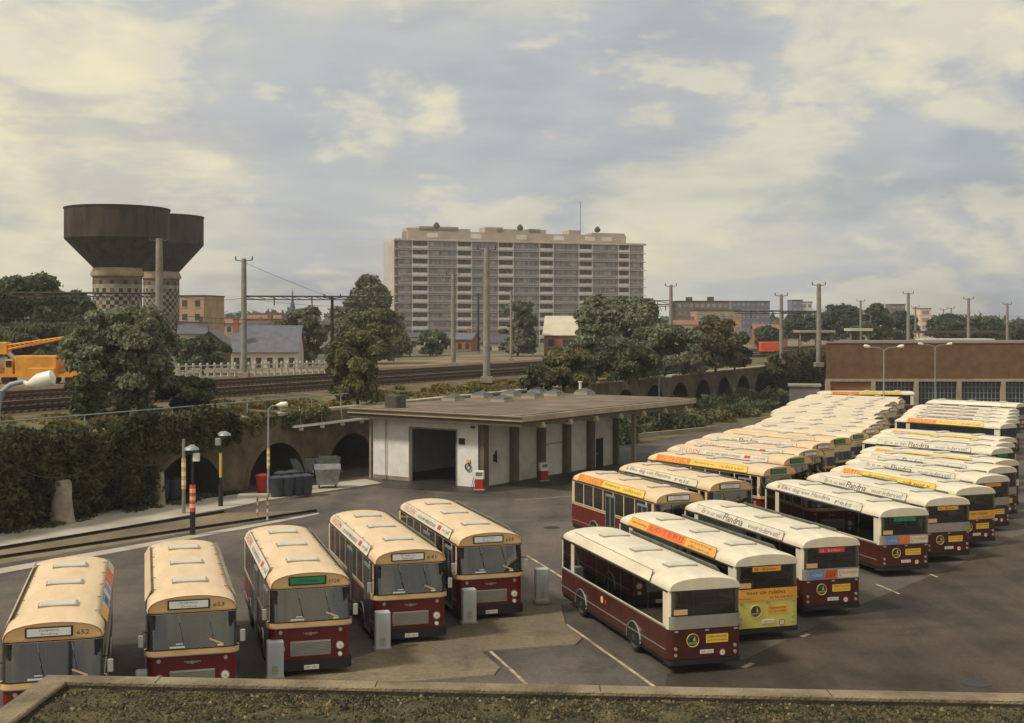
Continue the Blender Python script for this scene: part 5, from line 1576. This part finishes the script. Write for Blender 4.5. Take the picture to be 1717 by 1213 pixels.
def bus(kind, loc, ang, label, group, L=10.9, ad='flandria', ad2=None, near=True, dest='white', number=None, rear='grey', blind=None, low=None,
        dtext=("Stelplaats", "Zurenborg"), hatch=((2.0, 5.0, 8.2))):
    if kind == 'R': loc = (loc[0] * (loc[1] + .7) / loc[1], loc[1] + .7)
    elif L == 10.9: L = 10.3
    if kind[0] == 'F': hatch = (2.1, 5.2, 8.0)
    if not near: hatch = tuple(h_ + random.uniform(-.35, .35) for h_ in hatch)[:random.choice((3, 3, 2))]
    """kind F: front faces the camera; R: rear faces the camera. Local y runs along the bus away from that face."""
    t = empty('bus', (loc[0], loc[1], 0.0), R(ang))
    tag(t, label, 'bus', group)
    front = kind[0] == 'F'
    K = 'F' if front else 'R'
    top = ('cream_pale' if kind == 'Fp' else 'cream') if front else 'ivory'
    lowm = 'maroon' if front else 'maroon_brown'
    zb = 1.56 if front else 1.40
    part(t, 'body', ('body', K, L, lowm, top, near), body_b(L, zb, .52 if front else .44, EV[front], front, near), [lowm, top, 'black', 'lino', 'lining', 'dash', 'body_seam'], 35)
    if near:
        def seat_b(b):
            b.bbox((0, 0, .42), (.92, .42, .12), .03, 0)
            b.box((0, .24, .68), (.92, .09, .56), 0, M=Matrix.Rotation(R(-8), 3, 'X'))
            b.tube([(-.44, .27, .4), (-.44, .31, 1.0), (.44, .31, 1.0), (.44, .27, .4)], .02, 5, 1)
            for x in (-.35, .35): b.tube([(x, 0, 0), (x, 0, .38)], .025, 5, 1)
        ys = [2.2 + k * (L - 3.2) / 8 for k in range(9)] if front else [.9 + k * (L - 2.8) / 8 for k in range(9)]
        for y in ys:
            for s in (-1, 1):
                part(t, 'seat', ('seat',), seat_b, ['seat', 'seat_frame'], loc=(s * .72, y, 1.03), rot=(0, 0, 0 if front else math.pi))
        yd = .95 if front else L - .95
        part(t, 'driver_seat', ('dseat',), lambda b: (b.bbox((0, 0, .5), (.5, .45, .14), .03, 0), b.bbox((0, .26, .9), (.48, .1, .8), .03, 0), b.tube([(0, 0, 0), (0, 0, .45)], .08, 8, 1)), ['dash', 'seat_frame'], loc=((.62 if front else -.62), yd + (.25 if front else -.25), 1.03), rot=(0, 0, 0 if front else math.pi))
        def wheel_s(b):
            pts = [(.24 * math.cos(a), .24 * math.sin(a) * .55, .24 * math.sin(a) * .84) for a in [2 * math.pi * k / 16 for k in range(17)]]
            b.tube(pts, .022, 6, 0, False); b.tube([(0, -.2, -.45), (0, 0, 0)], .03, 6, 0); b.tube([pts[0], (0, 0, 0), pts[8]], .016, 5, 0)
        part(t, 'steering_wheel', ('swheel',), wheel_s, ['black'], loc=((.62 if front else -.62), .62 if front else L - .62, 1.86), rot=(0, 0, 0 if front else math.pi))
        def rails_b(b):
            for x, y in ((-.3, 1.6), (.3, 1.6), (-.3, L * .45), (.3, L * .6), (-.3, L * .78)): b.tube([(x, y, 1.0), (x, y, EV[front] - .05)], .02, 6, 0)
            for x in (-.3, .3): b.tube([(x, 1.2, EV[front] - .25), (x, L - .8, EV[front] - .25)], .016, 6, 0)
        part(t, 'handrails', ('rails', K, L), rails_b, ['seat_frame'])
    part(t, 'roof', ('roof', K, L, top), roof_b(L, front), [top, 'seam'], 30)
    # side windows
    z0, z1 = Z0[K], Z1[K]
    zc, zh = (z0 + z1) / 2, z1 - z0
    for s in (-1, 1):
        if not near:
            def wb(b, s=s):
                pn = panes(K, L)
                for y0, y1 in ((pn[0][0], pn[-2][1]), pn[-1]):
                    b.box((s * 1.25, (y0 + y1) / 2, zc), (.03, y1 - y0 - .06, zh), 0)
            part(t, 'window_band', ('wband', K, L, s), wb, ['glass'])
            continue
        holder = t
        for y0, y1 in panes(K, L):
            g = .04 if not front else .08
            w = round(y1 - y0 - g, 3)
            def pb(b, w=w):
                b.box((0, 0, 0), (.012, w, zh - .01), 0)
            part(holder, 'window', ('pane', K, w), pb, ['clear'], loc=(s * 1.243, (y0 + y1) / 2, zc))
    part(t, 'gutter', ('gutter', K, L), lambda b: [b.box((s * 1.258, L / 2, EV[front] - .02), (.03, L - .3, .05), 0) for s in (-1, 1)], ['dash'])
    # trims along the sides
    def trim(b):
        for s in (-1, 1):
            b.box((s * 1.257, L / 2, z0 - .06), (.02, L - .5, .05), 0)
            b.box((s * 1.257, L / 2, .74), (.02, L - .5, .035), 0)
    part(t, 'side_trim', ('trim', K, L), trim, ['silver'])
    ax = (2.45, L - 3.0) if front else (3.0, L - 2.5)
    for y in ax:
        for s in (-1, 1):
            a = part(t, 'wheel_arch', ('arch',), arch_b, ['black', 'silver'], loc=(s * 1.25, y, 0), rot=(0, 0, 0 if s > 0 else math.pi))
            part(t, 'wheel', ('wheel',), wheel_b, ['black', 'hub'], 30, loc=(s * 1.125, y, .5), rot=(0, 0, 0 if s > 0 else math.pi))
    for y in hatch:
        def hb(b):
            b.bbox((0, 0, .03), (.98, .52, .09), .04, 0)
            b.box((0, 0, .0), (1.04, .58, .05), 1)
        part(t, 'roof_hatch', ('hatch',), hb, ['hatch', 'hatch_edge'], loc=(0, y, EV[front] + .48 * ZR[front] + .005))
    for s, a in ((-1, ad), (1, ad2 or ad)):
        if a:
            mats, sp = ADS[a]
            part(t, 'advert_board', ('board', K, L, s, a), board_mesh(K, L, s, sp), mats)
    # door on the kerb side
    if front:
        def db(b):
            b.box((-1.256, 0, 1.45), (.03, 1.1, 2.3), 0)
            for d in (-.27, .27): b.box((-1.266, d, 1.5), (.03, .44, 2.0), 1)
        for y in (1.35, 4.9):
            part(t, 'door', ('door', K), db, ['grey_metal', 'glass'], loc=(0, y, 0))
    if front:
        def brow(b):
            row = psec(-.045, .955, .93, True)
            b.face([(p[0], -.03, p[2]) for p in row], 0)
            low_ = [(x, y) for x, y in NP]
            wrap(b, NP, 2.79, 2.865, .012, 0, .03)
        part(t, 'brow_panel', ('brow',), brow, ['cream_brow'])
        def ws(b):
            wrap(b, NPx(1.235), 1.76, 2.77, .075, 0, .012, .15)
            wrap(b, NPx(1.245), 1.735, 1.765, .083, 1, .08); wrap(b, NPx(1.245), 2.765, 2.79, .02, 1, .1)
        part(t, 'windscreen', ('wscreen', near), ws, ['clear_screen' if near else 'screen', 'black'], 40)
        part(t, 'belt', ('belt',), lambda b: (wrap(b, NP, 1.585, 1.738, .08, 0, .085), wrap(b, NP, 1.56, 1.59, .085, 1, .085)), ['cream_brow', 'silver'], 40)
        cols = {'white': 'sign_white', 'green': 'sign_green'}
        def dbx(b):
            b.bbox((0, 0, 0), (1.18, .05, .27), .02, 0)
            b.box((0, -.026, 0), (1.08, .012, .20), 1)
            if dest == 'white':
                b.text(dtext[0], (0, -.034, .05), (1, 0, 0), (0, 0, 1), .5, .07, 0)
                b.text(dtext[1], (0, -.034, -.05), (1, 0, 0), (0, 0, 1), .42, .06, 0)
            else:
                b.text("Stelplaats", (.05, -.034, .0), (1, 0, 0), (0, 0, 1), .55, .09, 0)
        d = part(t, 'destination_box', ('dest', dest) + tuple(dtext), dbx, ['black', cols[dest]], loc=(-.1, -.05, 3.02))
        if number:
            def nb(b): b.text(number, (0, 0, 0), (1, 0, 0), (0, 0, 1), .32, .12, 0)
            part(t, 'fleet_number', ('num', number), nb, ['ink'], loc=(.74, -.045, 2.97))
        if near:
            def gr(b):
                b.box((0, 0, 0), (1.26, .04, .46), 0)
                for k in range(9):
                    b.box((0, -.035, -.19 + k * .0475), (1.22, .03, .022), 1)
            part(t, 'grille', ('grille',), gr, ['panel_grey', 'silver'], loc=(0, -.015, .90))
            def hl(b):
                b.disc((0, 0, 0), .125, (0, -1, 0), 18, 0, .05); b.disc((0, -.05, 0), .095, (0, -1, 0), 18, 1, .02)
                b.disc((0, -.07, 0), .03, (0, -1, 0), 10, 0, .006)
            def fl(b):
                b.disc((0, 0, 0), .075, (0, -1, 0), 14, 0, .05); b.disc((0, -.05, 0), .055, (0, -1, 0), 14, 1, .02)
            def il(b): b.disc((0, 0, 0), .06, (0, -1, 0), 12, 0, .06)
            for s in (-1, 1):
                part(t, 'headlight', ('hl',), hl, ['chrome', 'lens'], 30, loc=(s * .92, -.0, .93))
                part(t, 'fog_lamp', ('fl',), fl, ['chrome', 'lens'], 30, loc=(s * .92, -.0, .66))
                part(t, 'indicator', ('il',), il, ['tail'], 30, loc=(s * .93, -.0, 1.44))
            part(t, 'bumper', ('bump',), lambda b: wrap(b, NP, .22, .54, .07, 0, .08), ['black'], 40)
            def pl(b):
                b.box((0, 0, 0), (.46, .02, .13), 0); b.text("NP.483", (0, -.012, 0), (1, 0, 0), (0, 0, 1), .38, .08, 1)
            part(t, 'number_plate', ('plateF',), pl, ['white', 'ad_red'], loc=(0.02, -.08, .32))
            def em(b):
                b.disc((0, 0, 0), .05, (0, -1, 0), 12, 0, .03)
                for s in (-1, 1):
                    b.box((s * .13, -.012, .02), (.2, .02, .025), 0); b.box((s * .1, -.012, -.015), (.13, .02, .02), 0)
            part(t, 'emblem', ('emF',), em, ['silver'], loc=(0, 0, 1.35))
            def wp(b): (b.tube([(0, .02, 2.77), (.10, -.05, 2.15)], .012, 5, 0), b.tube([(.04, -.02, 2.5), (.16, -.10, 1.9)], .009, 5, 1))
            for x in (-.4, .45):
                part(t, 'wiper', ('wiper',), wp, ['silver', 'black'], loc=(x, 0, 0))
            def steer(b):
                b.box((0, 0, 0), (.42, .012, .05), 0, M=Matrix.Rotation(R(24), 3, 'Y')); b.box((.12, 0.0, -.11), (.16, .012, .05), 1)
            part(t, 'dashboard_paper', ('dpaper',), steer, ['paper', 'sign_white'], loc=(.66, -.10, 1.93))
            part(t, 'route_card', ('rcard',), lambda b: (b.box((0, 0, 0), (.42, .012, .05), 0), b.box((.06, 0, .09), (.2, .012, .03), 0)), ['sign_white'], loc=(-.42, -.10, 1.82))
        def mr(b):
            b.tube([(0, .1, .12), (.12, .0, .16), (.2, -.06, .1)], .015, 5, 0)
            b.bbox((.2, -.06, -.08), (.15, .06, .34), .02, 1)
        for s in (-1, 1):
            part(t, 'mirror', ('mirror',) if s > 0 else ('mirrorL',), mr if s > 0 else (lambda b: (b.tube([(0, .1, .12), (-.12, .0, .16), (-.2, -.06, .1)], .015, 5, 0), b.bbox((-.2, -.06, -.08), (.15, .06, .34), .02, 1))), ['black_metal', 'chrome'], loc=(s * 1.22, .12, 2.1))
    else:
        def rw(b):
            wrap(b, NPx(1.17), 1.86, 2.60, .016, 0, .012)
            wrap(b, NPx(1.19), 1.83, 1.865, .024, 1, .03); wrap(b, NPx(1.19), 2.595, 2.62, .024, 1, .03)
        part(t, 'rear_window', ('rwin', near), rw, ['clear_rear' if near else 'rear_glass', 'black'], 40)
        def rp(b):
            col = {'grey': 0, 'advert': 0, 'orange': 1}[rear]
            wrap(b, NPx(1.23), 1.41, 1.82, .02, col, .03)
            if rear == 'advert':
                def q(x0, x1, z0, z1, mi, sk=0.0): b.face([(x0, -.024, z0), (x1, -.024, z0), (x1 + sk, -.024, z1), (x0 + sk, -.024, z1)], mi)
                q(-.95, -.36, 1.44, 1.76, 2); q(-.36, .16, 1.44, 1.76, 3, .06); q(.24, 1.12, 1.44, 1.76, 4)
                b.text("reizen", (-.64, -.028, 1.6), (1, 0, 0), (0, 0, 1), .42, .14, 4)
                for k in range(4): q(-.28 + k * .11, -.24 + k * .11, 1.47, 1.73, 5, .08)
                b.text("L", (.36, -.028, 1.6), (1, 0, 0), (0, 0, 1), .1, .2, 3)
                b.text("Lommaerts", (.76, -.028, 1.65), (1, 0, 0), (0, 0, 1), .62, .12, 3)
            if rear == 'orange':
                b.text("voor uw relaties", (-.05, -.026, 1.70), (1, 0, 0), (0, 0, 1), 1.5, .16, 6)
                b.text("inlichtingen", (-.85, -.026, 1.49), (1, 0, 0), (0, 0, 1), .5, .08, 6)
                b.text("tel. 03/ 218 14 11", (.55, -.026, 1.50), (1, 0, 0), (0, 0, 1), .9, .09, 6)
        part(t, 'rear_panel', ('rpanel', rear), rp, ['panel_grey', 'ad_orange', 'ad_blue', 'ad_deep', 'ad_white', 'ad_orange', 'ink'], 40)
        if low == 'bus_yellow':
            part(t, 'tail_panel', ('ytail',), lambda b: wrap(b, NPx(1.24), .46, 1.40, .004, 0, .012), ['bus_yellow'], 40)
        def emb(b):
            b.disc((0, 0, 0), .21, (0, -1, 0), 24, 0, .012)
            b.tube([(.205 * math.cos(a), -.014, .205 * math.sin(a)) for a in [2 * math.pi * k / 24 for k in range(25)]], .012, 5, 3)
            b.face([(.0, -.016, -.02), (.1, -.016, -.02), (.06, -.016, .14)], 1); b.face([(-.12, -.016, -.02), (-.01, -.016, -.02), (-.04, -.016, .12)], 2)
            b.text("NMVB", (0, -.016, -.085), (1, 0, 0), (0, 0, 1), .28, .06, 3)
        part(t, 'emblem', ('emR',), emb, ['ad_teal', 'ad_orange', 'ink', 'ad_yellow'], loc=(-.44, -.005, 1.04))
        def stk(b):
            b.box((0, 0, 0), (.76, .012, .27), 0)
            for k, s in enumerate(("STAAN WACHTEN", "LAAT DE BUS RIJDEN")):
                b.text(s, (0, -.009, .06 - k * .12), (1, 0, 0), (0, 0, 1), .66, .065, 1)
        part(t, 'sticker', ('stk', low), stk, ['ad_yellow' if low != 'bus_yellow' else 'ad_orange', 'ink'], loc=(.40, -.008, 1.06))
        part(t, 'paper_notice', ('pnote',), lambda b: b.box((0, 0, 0), (.46, .012, .17), 0), ['paper'], loc=(-.86, -.03, 1.95))
        if blind:
            def bl(b):
                b.box((0, 0, 0), (1.1, .012, .17), 0)
                b.text("Berchem", (.1, -.009, .0), (1, 0, 0), (0, 0, 1), .5, .08, 1)
                b.text("14", (-.4, -.009, .0), (1, 0, 0), (0, 0, 1), .12, .1, 1)
            part(t, 'route_blind', ('blind', blind), bl, [blind, 'ink' if blind != 'sign_red' else 'sign_white'], loc=(-.02, -.024, 2.50))
        if near:
            def tl(b): b.disc((0, 0, 0), .055, (0, -1, 0), 12, 0, .03)
            for x in (-1.02, 1.02):
                for z in (.80, .60):
                    part(t, 'tail_lamp', ('tl',), tl, ['tail'], 30, loc=(x, .0, z))
            for x in (-1.0, 1.04, .05):
                part(t, 'marker_lamp', ('ml',), lambda b: b.box((0, 0, 0), (.12, .04, .05), 0), ['tail'], loc=(x, -.01, 1.34))
        def pl(b):
            b.box((0, 0, 0), (.46, .02, .12), 0); b.text("NP.712", (0, -.012, 0), (1, 0, 0), (0, 0, 1), .36, .075, 1)
        part(t, 'number_plate', ('plateR',), pl, ['white', 'ad_red'], loc=(.04, -.015, .66))
        def sp(b):
            b.disc((0, 0, 0), .11, (0, -1, 0), 18, 1, .012); b.disc((0, -.012, 0), .085, (0, -1, 0), 18, 0, .004)
            b.text("70", (0, -.02, 0), (1, 0, 0), (0, 0, 1), .07, .07, 2)
        part(t, 'speed_disc', ('sdisc',), sp, ['white', 'red', 'ink'], loc=(.58, -.005, .60))
        part(t, 'bumper', ('bumpR',), lambda b: wrap(b, NP, .28, .43, .04, 0, .05), ['black'], 40)
        part(t, 'crest', ('crest',), lambda b: (b.disc((-.005, 0, 0), .13, (-1, 0, 0), 14, 0, .008), b.box((-.012, -.4, -.02), (.006, .12, .16), 1)), ['paper', 'ad_red'], loc=(-1.252, L - 4.8, 1.12))
        def fw(b):
            P = [(x, L - y) for x, y in NPx(1.235)][::-1]
            wrap(b, P, 1.52, 2.58, .018, 0, .012)
        part(t, 'windscreen', ('fwin', L, near), fw, ['clear_screen' if near else 'screen'], 40)
    return t

GF, GM, GR = 'buses in the front row facing the camera', 'cream roofed buses in the middle column', 'ivory roofed buses in the right hand column'
def bus_rows():
    # front row: near end centre (x, y), angle
    F5 = [
        ((-11.95, 33.4), 16, dict(number='652', ad='creamblank', ad2='blues'), "cream and maroon bus half hidden by the roof corner, numbered 652"),
        ((-9.15, 36.7), 16, dict(number='653', ad='creamblank', ad2='redtext'), "cream and maroon bus numbered 653 with a white destination box"),
        ((-6.3, 40.1), 16.2, dict(number='1028', ad='redtext', dest='green'), "cream and maroon bus with a bright green destination box in the front row"),
        ((-3.5, 44.2), 17, dict(number='641', ad='redtext', dtext=("Depot", "Stelplaats")), "cream and maroon bus numbered 641 with a grey charging cabinet at its corner"),
        ((-.8, 47.8), 17.5, dict(number='655', ad='redtext', dtext=("Antwerpen", "Depot")), "cream and maroon bus closest to the petrol station in the front row"),
    ]
    for loc, a, kw, lb in F5:
        bus('F', loc, a, lb, GF, **kw)
    RR = [
        ((6.02, 39.9), 16, dict(ad='blank', rear='grey'), "brown bus with blank roof boards and bare grey rear panel nearest the camera"),
        ((8.75, 44.0), 17, dict(ad='loterij', rear='orange', low='bus_yellow', blind='sign_amber'), "bus with a pale yellow tail under an orange banner"),
        ((11.9, 47.7), 16.5, dict(ad='flandria', rear='advert', blind='sign_red'), "brown bus with a red blind in its rear window"),
        ((16.98, 55.4), 16, dict(ad='flandria_grey', rear='advert', blind='sign_green'), "brown bus with a green blind above a blue and orange rear advert"),
        ((20.0, 58.8), 17, dict(ad='flandria', rear='grey', blind='sign_amber'), "brown bus with an amber blind and a bare grey rear panel"),
        ((22.65, 62.6), 20, dict(ad='lotto', rear='orange'), "brown bus with an orange rear banner and a yellow roof board lettered LOTTO"),
        ((25.3, 67.4), 25, dict(ad='flandria', rear='grey', blind='sign_amber', L=10.6), "brown bus with an amber blind behind the bus with the orange rear banner"),
        ((27.4, 71.6), 29, dict(ad='flandria', rear='grey', L=10.4), "ivory roofed bus with lettered white boards just before the second LOTTO board"),
        ((29.0, 75.2), 32, dict(ad='lotto', rear='advert', L=10.4, near=False), "ivory roofed bus with a yellow LOTTO board, just before a wide gap"),
        ((31.6, 82.6), 36, dict(ad='flandria', rear='grey', blind='sign_green', L=10.4, near=False), "ivory roofed bus with a green rear blind beyond the gap in the right hand column"),
        ((33.2, 86.3), 36, dict(ad='blank', rear='grey', L=10.3, near=False), "ivory roofed bus with blank roof boards right behind a bus with a green blind"),
        ((34.8, 90.1), 36.5, dict(ad='lotto', rear='orange', L=10.3, near=False), "ivory roofed bus with a yellow roof board midway along the right hand column"),
        ((39.95, 103.1), 37, dict(ad='orange', rear='grey', L=10.2, near=False), "ivory roofed bus with an orange roof board right before the plum boards"),
        ((42.0, 107.6), 39, dict(ad='plum', rear='grey', L=10.2, near=False), "bus with a plum roof board right behind the bus with the orange and yellow board"),
        ((43.7, 111.9), 40.5, dict(ad='plum', rear='advert', L=10.2, near=False), "second of the four buses with plum roof boards counting from the camera"),
        ((45.5, 116.3), 42, dict(ad='plum', rear='grey', L=10.2, near=False), "third of the four buses with plum roof boards counting from the camera"),
        ((47.3, 120.8), 43.5, dict(ad='plum', rear='grey', L=10.0, near=False), "farthest of the four buses with plum roof boards"),
        ((51.6, 129.9), 46, dict(ad='blank', rear='grey', L=9.8, near=False), "plain ivory roofed bus at the far end of the right hand column"),
    ]
    for loc, a, kw, lb in RR:
        bus('R', loc, a, lb, GR, **kw)
    bus('R', (47.9, 153.5), 87, "bus with an orange roof board standing crosswise before the brick depot", 'buses standing crosswise', ad='orange', ad2='orange', near=False, L=11.2)
    MM = [
        ((7.75, 59.2), 20.5, dict(ad='orange', L=9.9), "cream bus with an orange roof board at the near end of the middle column"),
        ((10.85, 63.5), 22.5, dict(ad='flandria_grey', L=9.9), "cream bus with grey roof lettering beside the one with the orange roof board"),
        ((14.6, 70.0), 32, dict(ad='orange', dest='green', L=10.2), "cream bus with an orange and yellow roof board and a green destination box"),
        ((16.8, 75.4), 35, dict(ad='redtext', dest='green', L=10.2), "cream bus with red roof lettering and a green destination box"),
        ((18.5, 79.4), 35.5, dict(ad='redtext', L=10.2), "cream bus with red roof lettering and a white destination box"),
        ((20.4, 84.0), 36, dict(ad='flandria', L=10.2, near=False), "cream bus with black roof lettering right behind two with red lettering"),
        ((22.5, 87.9), 36, dict(ad='creamblank', dest='green', L=10.2, near=False), "cream bus with blank roof boards and a green destination box"),
    ]
    for loc, a, kw, lb in MM:
        bus('F', loc, a, lb, GM, **kw)
    far = ["first of the twelve plain cream roofs packed together in the middle column, counting from the camera"]
    ords = ["first", "second", "third", "fourth", "fifth", "sixth", "seventh", "eighth", "ninth", "tenth", "eleventh", "last"]
    for k in range(12):
        f = k / 11
        x, y = 25.2 + f * 16.2, 91.8 + f * 45.6
        bus('Fp', (x + random.uniform(-.45, .45), y + random.uniform(-.35, .35)), 38.5 + 19 * f + random.uniform(-.9, .9), "%s from the camera of the twelve plain cream roofs packed together" % ords[k], GM, L=10.2, near=False,
            ad='palegrey' if k % 3 == 1 else None, dest='white' if k % 4 else 'green')
bus_rows()
# ------------------------------------------------------------------ haze
def haze():
    b = MB(); b.box((0, 710, 39.5), (1180, 1470, 81))
    m = bpy.data.materials.new("haze"); m.use_nodes = True
    t = m.node_tree
    for n in list(t.nodes): t.nodes.remove(n)
    o = t.nodes.new("ShaderNodeOutputMaterial"); v = t.nodes.new("ShaderNodeVolumePrincipled")
    v.inputs["Color"].default_value = (.86, .86, .90, 1); v.inputs["Density"].default_value = .00028; v.inputs["Anisotropy"].default_value = 0.2
    t.links.new(v.outputs[0], o.inputs["Volume"])
    stuff(b.build('haze', m))
haze()
